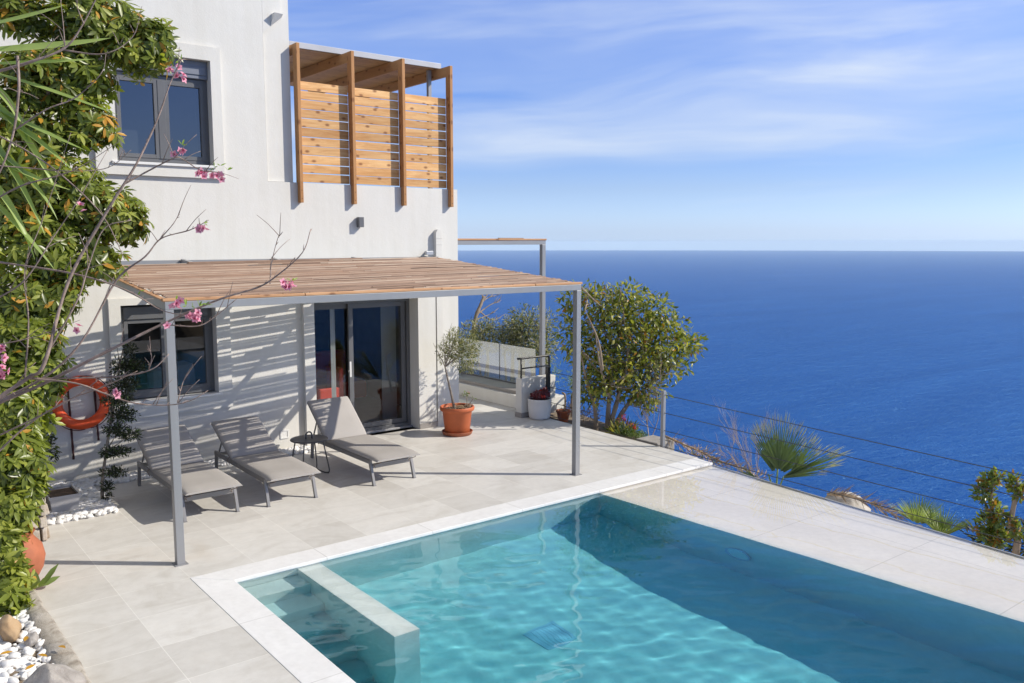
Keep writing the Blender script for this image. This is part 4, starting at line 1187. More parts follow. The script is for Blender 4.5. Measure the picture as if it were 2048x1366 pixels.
# wall lamp and floodlight on the facade
t = thing('wall_lamp', (6.245, YW, 3.30), 'small dark box lamp on the white wall below the wooden screen', 'lamp')
s = MB(); s.box(6.205, 6.285, YW - .10, YW - .012, 3.225, 3.375); s.build('lamp_body', M['anthra'], t, bevel=.003)
s = MB(); s.box(6.215, 6.275, YW - .0115, YW - .001, 3.26, 3.34); s.build('mount', M['anthra'], t)
t = thing('floodlight', (7.42, YW, 2.83), 'small grey floodlight on the wall just above the pergola roof', 'lamp')
s = MB(); s.box(7.36, 7.49, YW - .14, YW - .08, 2.80, 2.86); s.build('housing', M['flashing'], t, bevel=.004)
s = MB(); s.box(7.41, 7.44, YW - .079, YW - .001, 2.82, 2.845); s.build('bracket', M['anthra'], t)

# ------------------------------------------------------------------ slatted balcony screen with its little roof
t = thing('slatted_screen', (6.6, 11.6, 3.57), 'pine slat screen with upright fins and plank roof on the balcony parapet', 'screen')
FX = [5.305, 6.155, 7.015, 7.893]
for i, x in enumerate(FX):
    s = MB()
    s.box(x - .025, x + .025, 11.585, 11.712, 3.852, 5.775)
    s.box(x - .0249, x + .0249, 11.586, 11.677, 3.565, 3.8515)
    for zz in (3.62, 3.74):
        s.add([(x + .006 * math.cos(a), 11.5835, zz + .006 * math.sin(a)) for a in [k * math.pi / 4 for k in range(8)]], [tuple(range(7, -1, -1))], 1)
    s.build('fin', [M['pine_post'], M['black']], t, bevel=.004)
    s = MB(); s.box(x - .0245, x + .0245, 11.7125, 14.9, 5.625, 5.774); s.build('beam', M['pine_beam'], t, bevel=.004)
for i in range(3):
    s = MB()
    a, b = FX[i] + .0255, FX[i + 1] - .0255
    for k_ in range(11):
        z0 = 3.868 + k_ * .1293
        g1, g2 = random.uniform(-.004, .004), random.uniform(-.004, .004)
        s.box(a, b, 11.713 + g1 * .3, 11.733 + g1 * .3, z0 + g1, z0 + .1185 + g2)
    s.build('slat_panel', M['pine'], t, bevel=.003)
s = MB()
yb = 11.96
while yb < 14.8:
    wd = .118
    s.box(5.255, 7.925, yb, yb + wd, 5.7765, 5.7975)
    yb += wd + random.uniform(.002, .009)
s.build('roof_boards', M['pine_roof'], t)
s = MB(); s.box(5.246, 7.935, 11.935, 11.957, 5.785, 5.868); s.box(5.246, 7.935, 11.9575, 14.95, 5.80, 5.866); s.build('roof_flashing', M['flashing'], t, bevel=.003)
s = MB(); s.box(7.78, 7.84, 12.08, 12.14, 2.952, 5.7755); s.build('post', M['alu'], t, bevel=.003)

# ------------------------------------------------------------------ pergolas
def reeds(m_, x0, x1, y0, y1, zf, pitch, rk, segs=2, skew=0.0, slit=.30):
    """thin canes laid side by side, slightly askew, with slits of daylight where one is missing"""
    y = y0 - max(0, 0)
    while y < y1:
        wd = pitch * rk.uniform(.7, 1.25)
        lo = x0
        if skew and y - skew * (x1 - x0) < y0:        # the first canes are cut off at the front edge
            lo = max(x0, x1 - (y - y0) / skew)
        cuts = sorted([rk.uniform(lo, x1) for _ in range(segs)])
        xs_ = [lo + rk.uniform(-.04, .03)] + cuts + [x1 + rk.uniform(-.09, .06)]
        pieces = list(zip(xs_[:-1], xs_[1:]))
        if rk.random() < slit:
            ga = rk.uniform(x0, x1 - .3); gb = ga + rk.uniform(.5, 2.8)
            pieces = [q for a, b in pieces for q in ((a, min(b, ga)), (max(a, gb), b)) if q[1] - q[0] > .03]
        base = rk.uniform(-.005, .006)
        for a, b in pieces:
            if b - a < .03:
                continue
            dz = base + rk.uniform(-.002, .003); dz2 = base + rk.uniform(-.002, .003)
            vs_ = []
            for (x, dzz) in ((a, dz), (b - .003, dz2)):
                yy = y + skew * (x - x1)
                for (cy, cz) in ((0, .004), (wd * .28, .012), (wd * .72, .012), (wd, .004), (wd * .7, 0), (wd * .3, 0)):
                    vs_.append((x, yy + cy, zf(yy) + dzz + cz))
            m_.add(vs_, [(k, (k + 1) % 6, (k + 1) % 6 + 6, k + 6) for k in range(6)] + [(5, 4, 3, 2, 1, 0), (6, 7, 8, 9, 10, 11)])
        y += wd - .0035


def zroof(y): return 2.47 + (y - 7.99) * 0.0865
rk = random.Random(21)
t = thing('terrace_pergola', (4.85, 8.0, 0), 'grey steel pergola roofed with brown canes, shading the loungers', 'pergola')
for x in (2.345, 7.365):
    s = MB(); s.box(x - .037, x + .037, 7.99, 8.064, .001, 2.394); s.build('post', M['alu'], t, bevel=.003)
    s = MB(); s.box(x - .06, x + .06, 7.968, 8.086, .0005, .006); s.build('base_plate', M['alu'], t)
s = MB(); s.box(2.308, 7.402, 7.99, 8.064, 2.395, 2.468); s.build('front_beam', M['alu'], t, bevel=.003)
for x in (2.345, 7.365):
    s = MB(); s.bar((x, 8.066, zroof(8.066) - .042), (x, 11.66, zroof(11.66) - .042), .07, .08); s.build('side_beam', M['alu'], t, bevel=.003)
for x in (3.62, 4.87, 6.12):
    s = MB(); s.bar((x, 8.066, zroof(8.066) - .035), (x, 11.66, zroof(11.66) - .035), .05, .06); s.build('rafter', M['alu'], t, bevel=.003)
s = MB(); s.box(2.30, 7.41, 11.6605, 11.678, zroof(11.66) - .10, zroof(11.66) - .02); s.build('wall_plate', M['alu'], t)
s = MB(); reeds(s, 2.36, 7.33, 8.045, 11.22, lambda y: zroof(y) + .012, .025, rk, 2, .09, .44)
s.bar((3.43, 10.84, zroof(10.84) + .034), (5.95, 11.06, zroof(11.06) + .034), .05, .018)
s.build('cane_roof', M['reed'], t)
s = MB()
x = 2.29
while x < 7.40:
    x2 = min(7.425, x + rk.uniform(.9, 1.7))
    s.box(x, x2 - .006, 7.985 + rk.uniform(-.004, .004), 8.04, 2.470, 2.496 + rk.uniform(0, .004)); x = x2
s.build('edge_batten', M['batten'], t, bevel=.005)
for x in (2.325, 7.36):
    s = MB(); s.bar((x, 8.045, zroof(8.045) + .006), (x, 11.2, zroof(11.2) + .006), .05, .012); s.build('side_batten', M['batten'], t)

t = thing('side_pergola', (9.2, 12.05, 0), 'second steel pergola with cane roof on the sea side behind the villa corner', 'pergola')
s = MB(); s.box(10.145, 10.225, 12.0, 12.08, -.1, 2.955); s.build('post', M['alu'], t, bevel=.003)
s = MB(); s.box(8.07, 10.225, 12.0, 12.08, 2.9555, 3.03); s.build('front_beam', M['alu'], t, bevel=.003)
s = MB(); s.box(10.145, 10.225, 12.081, 16.6, 2.9555, 3.03); s.build('side_beam', M['alu'], t, bevel=.003)
s = MB(); s.box(10.145, 10.225, 16.6005, 16.68, -.1, 3.03); s.build('post', M['alu'], t, bevel=.003)
s = MB(); s.box(8.07, 10.24, 11.99, 12.035, 3.031, 3.062); s.build('edge_batten', M['batten'], t, bevel=.005)
s = MB(); reeds(s, 8.08, 10.2, 12.04, 16.6, lambda y: 3.036, .04, rk, 2)
s.box(9.2, 9.75, 12.05, 12.10, 3.055, 3.075)
s.build('cane_roof', M['reed'], t)

# ------------------------------------------------------------------ low walls, balustrade, cable railing
t = thing('end_wall', (9.4, 11.3, 0), 'low white wall end standing behind the white flower pot', 'wall')
s = MB(); s.box(9.07, 9.84, 11.27, 11.43, .002, .675); s.build('wall_body', M['plaster'], t, bevel=.008)
s = MB(); s.box(9.058, 9.60, 11.258, 11.2695, .001, .085); s.box(9.058, 9.0695, 11.27, 11.44, .001, .085); s.build('skirting', M['skirting'], t)
t = thing('handrail', (9.4, 11.34, .675), 'black tube handrail bent over the low white end wall', 'handrail')
s = MB(); s.tube([(9.03, 11.33, 1.02), (9.4, 11.33, 1.02), (9.70, 11.33, 1.02), (9.735, 11.33, .99), (9.74, 11.33, .95), (9.74, 11.33, .676)], .019, seg=10, sub=4, cap=True); s.build('top_rail', M['black'], t, smooth=True)
s = MB(); s.tube([(9.11, 11.33, .676), (9.11, 11.33, 1.0)], .015, seg=10, sub=1); s.build('upright', M['black'], t, smooth=True)
s = MB(); s.tube([(9.125, 11.33, .845), (9.72, 11.33, .845)], .013, seg=10, sub=1); s.build('mid_rail', M['black'], t, smooth=True)
t = thing('parapet', (9.8, 14, 0), 'low white two-tier parapet running back along the walkway under the glass', 'wall')
s = MB(); s.box(9.52, 10.24, 11.435, 17.9, .002, .235); s.build('wall_body', M['plaster'], t, bevel=.006)
s = MB(); s.box(9.60, 10.13, 12.085, 17.9, .236, .30); s.build('ledge', M['skirting'], t, bevel=.006)
t = thing('glass_balustrade', (10.1, 14, .3), 'frameless glass balustrade reflecting the white villa beside the walkway', 'balustrade')
for y0, y1 in ((12.12, 13.21), (13.23, 14.5), (14.52, 15.8), (15.82, 17.1)):
    s = MB(); s.box(10.085, 10.097, y0, y1, .32, 1.03); s.build('glass_panel', M['glass_rail'], t)
s = MB(); s.box(10.07, 10.112, 12.1, 17.2, .301, .325); s.build('base_channel', M['anthra'], t)
for y in (13.22, 14.51, 15.81):
    s = MB(); s.box(10.083, 10.099, y - .006, y + .006, .326, 1.02); s.build('joint', M['black'], t)

t = thing('cable_railing', (9.42, 8.37, 0), 'steel cable railing with grey posts along the seaward terrace edge', 'railing')
s = MB(); s.box(9.385, 9.437, 8.345, 8.397, -.25, .835); s.build('post', M['alu'], t, bevel=.003)
s = MB(); s.box(9.535, 9.595, 11.12, 11.18, .001, .86); s.build('post', M['black'], t, bevel=.003)
s = MB(); s.box(9.33, 9.38, -1.3, -1.25, -.9, .60); s.build('post', M['alu'], t, bevel=.003)
for z0, z1, z2 in ((.775, .775, .52), (.506, .506, .33), (.243, .243, .13), (.01, .0, -.13)):
    s = MB()
    s.tube([(9.565, 11.12, z0), (9.49, 9.75, (z0 + z1) / 2 - .008), (9.411, 8.37, z1)], .0054, seg=6, sub=4)
    s.tube([(9.411, 8.37, z1), (9.39, 5.0, z1 * .67 + z2 * .33 - .02), (9.37, 2.0, z1 * .36 + z2 * .64 - .02), (9.355, -1.28, z2)], .0054, seg=6, sub=6)
    s.build('cable', M['cable'], t, smooth=True)

# ------------------------------------------------------------------ loungers and side table
def make_lounger(name, label, hinge, back_y, back_z):
    """local axes: x across, y from foot (0) to head; z up"""
    t = thing(name, (0, 0, 0), label, 'sun lounger', 'sun loungers under the pergola')
    W = .62
    s = MB()
    for x in (.02, W - .02):
        s.bar((x, .10, .285), (x, 1.80, .285), .03, .055)
    s.build('side_rail', M['lframe'], t, bevel=.004)
    s = MB(); s.box(.04, W - .04, .085, .115, .205, .262); s.build('front_rail', M['lframe'], t, bevel=.004)
    s = MB(); s.box(.04, W - .04, 1.70, 1.73, .26, .30); s.build('rear_rail', M['lframe'], t, bevel=.004)
    for x in (.02, W - .02):
        s = MB(); s.bar((x, .13, .30), (x, .035, .0), .034, .038, up=(0, 1, 0)); s.box(x - .022, x + .022, .012, .058, 0, .006)
        s.build('leg', M['lframe'], t, bevel=.003)
        s = MB(); s.bar((x, 1.76, .31), (x, 1.80, .0), .034, .042, up=(0, 1, 0)); s.build('leg', M['lframe'], t, bevel=.003)
    # seat sling and cushion
    s = MB(); s.box(.04, W - .04, .02, hinge, .312, .322); s.build('sling', M['cushion_side'], t)
    s = MB()
    nseg = 10
    pr = []
    def pad(a, b, th, nrm):
        """padded slab between two points of the centre plane"""
        a, b = Vector(a), Vector(b)
        nn = Vector(nrm).normalized()
        rows = []
        for i in range(nseg + 1):
            f = i / nseg
            p = a.lerp(b, f)
            e = min(f, 1 - f) * (b - a).length
            puff = th * (1 - .55 * math.exp(-e / .02))
            rows.append((p, puff))
        vs, fs = [], []
        cols = [0.0, .012, .04, .15, .31, .47, .58, .608, .62]
        cz = [.25, .72, .95, 1, 1.02, 1, .95, .72, .25]
        m_ = len(cols)
        for p, puff in rows:
            for x, c in zip(cols, cz):
                vs.append(Vector((x, p.y, p.z)) + nn * puff * c)
        base = len(vs)
        for p, puff in rows:
            for x in (0, .62):
                vs.append(Vector((x, p.y, p.z)))
        for i in range(nseg):
            for j in range(m_ - 1):
                fs.append((i * m_ + j, i * m_ + j + 1, (i + 1) * m_ + j + 1, (i + 1) * m_ + j))
            fs.append((base + 2 * i, i * m_, (i + 1) * m_, base + 2 * i + 2))
            fs.append((i * m_ + m_ - 1, base + 2 * i + 1, base + 2 * i + 3, (i + 1) * m_ + m_ - 1))
            fs.append((base + 2 * i, base + 2 * i + 2, base + 2 * i + 3, base + 2 * i + 1))
        fs.append(tuple([base] + list(range(m_)) + [base + 1])[::-1])
        fs.append(tuple([base + 2 * nseg] + [nseg * m_ + j for j in range(m_)] + [base + 2 * nseg + 1]))
        return vs, fs
    vs, fs = pad((0, -.09, .323), (0, hinge - .012, .323), .048, (0, 0, 1))
    s.add(vs, fs); o = s.build('seat_cushion', M['cushion'], t, autosmooth=50)
    d = Vector((0, back_y - hinge, back_z - .323)); nrm = Vector((0, -d.z, d.y))
    s = MB(); vs, fs = pad((0, hinge + .004, .330), (0, back_y, back_z), .048, nrm)
    s.add(vs, fs); s.build('back_cushion', M['cushion'], t, autosmooth=50)
    off = -nrm.normalized() * .014
    s = MB()
    for x in (.018, W - .018):
        s.bar(Vector((x, hinge, .322)) + off, Vector((x, back_y + .01, back_z)) + off, .028, .026)
    s.bar(Vector((.03, back_y, back_z - .01)) + off, Vector((W - .03, back_y, back_z - .01)) + off, .026, .026)
    s.build('back_frame', M['lframe'], t, bevel=.003)
    f = .62
    p = Vector((0, hinge + (back_y - hinge) * f, .323 + (back_z - .323) * f)) + off * 1.6
    for x in (.06, W - .06):
        s = MB(); s.bar((x, p.y, p.z), (x, p.y + .16, .30), .016, .016); s.build('back_prop', M['lframe'], t)
    for x in (.06, W - .06):
        s = MB(); s.tube([(x, -.075, .325), (x + .02, -.02, .29), (x - .015, .06, .255), (x + .02, .10, .20)], .0045, seg=5, sub=3); s.build('tie', M['cushion_side'], t)
    s = MB(); s.tube([(-.004, hinge + .05, .34), (-.03, hinge + .04, .31), (-.012, hinge + .02, .26)], .005, seg=5, sub=3); s.build('tie', M['cushion_side'], t)
    return t

L = make_lounger('sun_lounger', 'taupe sun lounger nearest the orange lifebuoy, half behind the front pergola post', 1.17, 1.86, .672)
L.location = (2.75, 9.205, 0)
L2 = copy_tree(L)
L2['label'] = 'taupe sun lounger standing between the first lounger and the round side table'
L2.location = (3.672, 9.16, 0); L2.rotation_euler.z = rad(-.6)
L3 = make_lounger('sun_lounger', 'taupe sun lounger with steep sunlit backrest in front of the sliding door', 1.30, 1.86, .79)
L3.location = (5.035, 9.16, 0)

t = thing('side_table', (4.69, 10.24, 0), 'round dark grey side table with a carrying loop between two loungers', 'table')
s = MB()
for i in range(7):                                     # narrow slats forming the round top
    y0 = -.235 + i * .0672
    pts = []
    for yy in (y0, y0 + .0632):
        pass
    ya, yb = y0, min(.235, y0 + .0645)
    arc = [ya + (yb - ya) * k / 5 for k in range(6)]
    left = [(-math.sqrt(max(0, .235 ** 2 - q * q)), q) for q in arc]
    right = [(math.sqrt(max(0, .235 ** 2 - q * q)), q) for q in reversed(arc)]
    pts = [(4.69 + a, 10.24 + b) for a, b in right[::-1]] + [(4.69 + a, 10.24 + b) for a, b in left[::-1]]
    s.slab(pts, .448, .462)
s.build('table_top', M['table'], t)
s = MB()
s.tube([(4.69 + .236 * math.cos(a), 10.24 + .236 * math.sin(a), .452) for a in [k * 2 * math.pi / 40 for k in range(41)]], .009, seg=6, sub=1, cap=False)
s.build('rim', M['table'], t, smooth=True)
s = MB(); s.tube([(4.64, 10.23, .462), (4.642, 10.23, .52), (4.665, 10.23, .548), (4.70, 10.23, .548), (4.722, 10.23, .52), (4.725, 10.23, .462)], .010, seg=8, sub=4)
s.build('handle', M['table'], t, smooth=True)
for sx, sy in ((-1, -1), (1, -1), (-1, 1), (1, 1)):
    s = MB(); s.tube([(4.69 + sx * .13, 10.24 + sy * .13, .446), (4.69 + sx * .165, 10.24 + sy * .165, .2), (4.69 + sx * .185, 10.24 + sy * .185, .05), (4.69 + sx * .17, 10.24 + sy * .17, .009)], .009, seg=8, sub=3)
    s.build('leg', M['table'], t, smooth=True)
for sx in (-1, 1):
    s = MB()
    s.tube([(4.69 + sx * .172, 10.075, .012), (4.69 + sx * .15, 10.15, .009), (4.69 + sx * .15, 10.33, .009), (4.69 + sx * .172, 10.405, .012)], .008, seg=6, sub=4)
    s.build('foot_rail', M['table'], t, smooth=True)

# ------------------------------------------------------------------ lifebuoy with ropes
t = thing('lifebuoy', (2.285, 11.60, 1.02), 'orange lifebuoy ring hanging on the shaded wall', 'lifebuoy')
s = MB(); vs, fs = [], []
nu, nv = 56, 14
for i in range(nu):
    a = 2 * math.pi * i / nu
    for j in range(nv):
        b = 2 * math.pi * j / nv
        r = .275 + .064 * math.cos(b)
        vs.append((2.285 + r * math.cos(a), 11.598 + .055 * math.sin(b) - .02 * (1 - math.sin(a)), 1.02 + r * math.sin(a)))
for i in range(nu):
    for j in range(nv):
        fs.append((i * nv + j, i * nv + (j + 1) % nv, ((i + 1) % nu) * nv + (j + 1) % nv, ((i + 1) % nu) * nv + j))
s.add(vs, fs); s.build('ring', M['orange'], t, smooth=True)
s = MB()
for a0 in (.25, 1.8, 3.4, 4.95):
    pts_ = []
    for k in range(9):
        a = a0 + k * 1.35 / 8
        sag = math.sin(math.pi * k / 8) * .02 - .005
        pts_.append((2.285 + (.335 + sag) * math.cos(a), 11.555 - .02 * (1 - math.sin(a)), 1.02 + (.335 + sag) * math.sin(a)))
    s.tube(pts_, .006, seg=6, sub=2)
s.build('grab_line', M['rope'], t, smooth=True)
s = MB()
for zz in (0,):
    s.box(2.26, 2.31, 11.60, 11.678, 1.215, 1.25)
s.build('hook', M['sill'], t)
for x, z0, lbl in ((2.155, .30, 'long dark brown rope hanging down the wall behind the lifebuoy'), (2.455, .50, 'short dark brown rope hanging beside the lifebuoy')):
    s = MB(); s.tube([(x, 11.655, 1.24), (x + .004, 11.65, 1.0), (x + .012, 11.652, .7), (x + .018, 11.655, z0)], .013, seg=8, sub=5, jitter=.35)
    tag(s.build('rope', M['rope'], smooth=True), lbl, 'rope', 'ropes hanging at the lifebuoy')

# ------------------------------------------------------------------ pots
def pot(name, c, prof, m, label, cat='flower pot', soil_r=None, soil_z=None, group=None, bevel=0):
    t = thing(name, c, label, cat, group)
    s = MB(); s.lathe(prof, c, 48); s.build('pot_body', m, t, autosmooth=50)
    if soil_r:
        s = MB(); s.add([(c[0] + soil_r * math.cos(a), c[1] + soil_r * math.sin(a), c[2] + soil_z) for a in [k * 2 * math.pi / 32 for k in range(32)]], [tuple(range(32))]); s.build('soil', M['soil'], t)
    return t
PC = (7.50, 10.93, 0)
pt = pot('terracotta_pot', (7.50, 10.93, .035), [(0, 0), (.185, 0), (.195, .01), (.232, .34), (.238, .345), (.262, .352), (.272, .37), (.272, .405), (.262, .415), (.245, .41), (.236, .37), (.22, .34), (0, .34)], M['terracotta'],
    'big glossy terracotta pot with potted olive standing beside the villa corner', soil_r=.236, soil_z=.365)
s = MB(); s.lathe([(0, .001), (.205, .001), (.225, .01), (.245, .058), (.238, .062), (.215, .02), (0, .02)], (7.50, 10.93, 0), 44)
tag(s.build('pot_saucer', M['terra_pale'], autosmooth=50), 'pale clay saucer under the big terracotta pot', 'saucer')
pot('white_pot', (9.29, 11.05, 0), [(0, .002), (.14, .002), (.165, .012), (.185, .05), (.197, .2), (.20, .325), (.207, .335), (.206, .35), (.193, .352), (.187, .32), (0, .31)], M['whitepot'],
    'white glazed pot with dark red succulent before the low white wall', soil_r=.187, soil_z=.325)
pot('clay_pot', (9.86, 11.08, -.13), [(0, .002), (.085, .002), (.12, .17), (.135, .172), (.135, .20), (.115, .20), (.10, .17), (0, .16)], M['terracotta'],
    'small terracotta pot on the soil beyond the low white wall', soil_r=.11, soil_z=.18)
pot('clay_urn', (1.06, 8.42, .0), [(0, .002), (.12, .002), (.15, .02), (.215, .14), (.235, .24), (.215, .34), (.16, .41), (.145, .44), (.16, .465), (.168, .48), (.15, .485), (.13, .44), (0, .40)], M['terra_pale'],
    'round-bellied terracotta urn half hidden by the shrub at the kerb', 'urn')

# potted olive
t = thing('olive_tree', (7.47, 10.95, .39), 'small silvery olive tree with leaning trunk growing in the terracotta pot', 'tree')
s = MB()
s.tube([(7.475, 10.95, .385), (7.44, 10.955, .52), (7.40, 10.96, .70), (7.355, 10.98, .92), (7.33, 11.0, 1.08)], .024, .013, seg=9, sub=4, jitter=.2)
s.build('trunk', M['bark_grey'], t, smooth=True)
s = MB()
for tip in ((7.42, 11.0, 1.66), (7.55, 11.0, 1.60), (7.72, 10.95, 1.45), (7.86, 10.92, 1.38), (7.64, 10.9, 1.3), (7.18, 11.1, 1.45), (7.30, 11.0, 1.6), (7.85, 11.0, 1.22), (7.5, 11.05, 1.75)):
    a = Vector((7.33, 11.0, 1.07)); b = Vector(tip); m_ = a.lerp(b, .5) + Vector((random.uniform(-.04, .04), random.uniform(-.04, .04), random.uniform(.0, .06)))
    s.tube([a, m_, b], .008, .002, seg=6, sub=4)
s.build('branch', M['bark_grey'], t, smooth=True)
crown('crown', OLIVE_POT, 3300, .050, .0115, [M['oliv_a'], M['oliv_b'], M['grn_a']], [.45, .42, .13], t, up=.5, droop=.1, shell=.42, spread=1.2)
# a little flowering plant in the same pot
t = thing('flowering_plant', (7.62, 10.85, .40), 'small bare-stemmed plant with one red flower in the terracotta pot', 'plant')
s = MB()
for pts_ in ([(7.63, 10.84, .40), (7.62, 10.83, .52), (7.60, 10.82, .64)], [(7.63, 10.84, .40), (7.68, 10.82, .50), (7.72, 10.80, .56)], [(7.65, 10.84, .40), (7.70, 10.85, .45), (7.75, 10.84, .47)], [(7.61, 10.85, .40), (7.58, 10.84, .45), (7.64, 10.82, .49)]):
    s.tube(pts_, .008, .005, seg=6, sub=3)
s.build('stem', M['bark_pale'], t, smooth=True)
crown('foliage', [(7.58, 10.815, .655, .035, .03), (7.72, 10.80, .565, .02, .02)], 26, .045, .022, [M['grn_b']], [1], t)
crown('blossom', [(7.635, 10.81, .66, .012, .012)], 12, .022, .02, [M['red_fl']], [1], t)
s = MB()
rk = random.Random(4)
for i in range(26):
    a = rk.uniform(0, 6.28); r = rk.uniform(.03, .2); c = Vector((7.52 + r * math.cos(a), 10.92 + r * math.sin(a), .405))
    s.tube([c, c + Vector((rk.uniform(-.07, .07), rk.uniform(-.07, .07), rk.uniform(.01, .05))), c + Vector((rk.uniform(-.12, .12), rk.uniform(-.12, .12), rk.uniform(.0, .07)))], .004, .002, seg=5, sub=2)
tag(s.build('dry_mulch', M['dry'], smooth=True), 'dry stalks covering the soil of the terracotta pot', 'mulch', kind='stuff')
# red succulent in the white pot
t = thing('red_succulent', (9.29, 11.05, .33), 'dark red leafy succulent filling the white pot', 'plant')
whorls('foliage', [(9.29, 11.05, .41, .17, .07), (9.22, 11.0, .44, .09, .05), (9.36, 11.02, .46, .10, .06)], 110, .06, [M['red_leaf'], M['red_fl']], [.9, .1], t, k=9)
# small dead plant by the clay pot
t = thing('dry_shrub', (9.9, 11.0, -.13), 'low brown dried shrub behind the small terracotta pot', 'shrub')
crown('foliage', [(9.98, 11.0, .06, .2, .12), (10.15, 10.7, .0, .2, .1)], 420, .07, .014, [M['dry'], M['dry_grey']], [.5, .5], t, up=.2, droop=0)
t = thing('garden_rail', (10.1, 11.2, -.13), 'two pale bent tubes beyond the low white wall', 'handrail')
s = MB()
for pts_ in ([(10.03, 11.3, .33), (10.09, 11.3, .28), (10.10, 11.3, .12), (10.07, 11.3, -.14)], [(10.40, 11.25, .40), (10.28, 11.25, .33), (10.21, 11.25, .24), (10.22, 11.25, -.14)]):
    s.tube(pts_, .018, seg=8, sub=5)
s.build('tube', M['bark_pale'], t, smooth=True)

# ------------------------------------------------------------------ planter box, stones, walls at the garden side
t = thing('planter_box', (1.80, 10.42, .03), 'grey oblong plastic planter with soil standing on the white pebbles', 'planter')
s = MB()
a0, a1, b0, b1 = 1.66, 1.96, 10.30, 10.72
s.add([(a0 + .02, b0 + .02, .03), (a1 - .02, b0 + .02, .03), (a1 - .02, b1 - .02, .03), (a0 + .02, b1 - .02, .03), (a0, b0, .19), (a1, b0, .19), (a1, b1, .19), (a0, b1, .19)],
      [(3, 2, 1, 0), (0, 1, 5, 4), (1, 2, 6, 5), (2, 3, 7, 6), (3, 0, 4, 7)])
s.box(a0 - .012, a1 + .012, b0 - .012, b0 + .006, .19, .222); s.box(a0 - .012, a1 + .012, b1 - .006, b1 + .012, .19, .222)
s.box(a0 - .012, a0 + .006, b0 + .0065, b1 - .0065, .19, .222); s.box(a1 - .006, a1 + .012, b0 + .0065, b1 - .0065, .19, .222)
s.build('box', M['greybox'], t, bevel=.003)
s = MB(); s.box(a0 + .0065, a1 - .0065, b0 + .0065, b1 - .0065, .15, .198); s.build('soil', M['soil'], t)
s = MB(); s.box(a0 - .02, a1 + .02, b0 - .03, b1 + .03, .002, .028); s.build('tray', M['greybox'], t, bevel=.004)

t = thing('stone_wall', (1.5, 10.4, 0), 'rough dry stone retaining wall beside the white pebble strip', 'wall')
rk = random.Random(11)
s = MB()
y = 9.62
cols_ = []
zlev = 0.0
row = 0
while zlev < .62:
    hgt = rk.uniform(.10, .17)
    y = 9.55 + (row % 2) * .06
    while y < 11.64:
        wd = rk.uniform(.16, .36)
        yb = min(11.665, y + wd)
        pr = rk.uniform(-.025, .03)
        xf = 1.50 + pr
        n0 = len(s.v)
        j = lambda a: a + rk.uniform(-.014, .014)
        if yb - y > .05:
            s.add([(1.44, y + .004, zlev + .004), (j(xf), j(y + .012), zlev + .008), (j(xf), j(yb - .012), zlev + .008), (1.44, yb - .004, zlev + .004),
                   (1.44, y + .004, zlev + hgt - .004), (j(xf - .01), j(y + .014), zlev + hgt - .01), (j(xf - .01), j(yb - .014), zlev + hgt - .01), (1.44, yb - .004, zlev + hgt - .004)],
                  [(3, 2, 1, 0), (4, 5, 6, 7), (0, 1, 5, 4), (1, 2, 6, 5), (2, 3, 7, 6), (3, 0, 4, 7)])
        y = yb
    zlev += hgt; row += 1
# the short return facing the terrace
zlev = 0.0
while zlev < .62:
    hgt = rk.uniform(.11, .18); x = 1.02
    while x < 1.47:
        xb = min(1.50, x + rk.uniform(.15, .26)); pr = rk.uniform(-.02, .02)
        s.add([(x + .004, 9.56, zlev + .004), (xb - .004, 9.56, zlev + .004), (xb - .012, 9.47 + pr, zlev + .01), (x + .012, 9.47 + pr, zlev + .01),
               (x + .004, 9.56, zlev + hgt - .004), (xb - .004, 9.56, zlev + hgt - .004), (xb - .014, 9.48 + pr, zlev + hgt - .012), (x + .014, 9.48 + pr, zlev + hgt - .012)],
              [(0, 1, 2, 3), (7, 6, 5, 4), (3, 2, 6, 7), (2, 1, 5, 6), (1, 0, 4, 5), (0, 3, 7, 4)])
        x = xb
    zlev += hgt
s.build('stones', M['wallstone'], t, bevel=.012)

tag(rock('tan_stone', (.83, 7.07, .16), .12, M['brownstone'], 5, squash=(.75, 1.15, .85)), 'smooth tan stone on the white pebbles below the shrub', 'stone')
tag(rock('boulder', (.90, 5.98, .14), .19, M['boulder'], 9, squash=(1.1, .9, .75)), 'grey speckled boulder on the pebbles at the kerb', 'boulder')
tag(rock('small_stone', (.92, 6.83, .14), .055, M['boulder'], 12), 'small grey stone beside the tan stone on the pebbles', 'stone')
lf = [(.80, 6.3, .125, .5), (.96, 6.42, .125, 2.2), (.87, 6.75, .135, 1.2), (.66, 6.16, .14, 4.0), (1.05, 6.55, .125, 5.1), (.78, 6.62, .14, 3.2)]
P = np.array([a[:3] for a in lf]) + np.array([0, 0, .03])
D = np.array([(math.cos(a[3]), math.sin(a[3]), .1) for a in lf]); U = np.tile(np.array([0.1, -.2, 1.0]), (len(lf), 1))
tag(leaves('fallen_leaves', P, D, U, .085, .035, [M['sch_o']], [1]), 'fallen orange leaves lying on the white pebbles', 'leaves', kind='stuff')

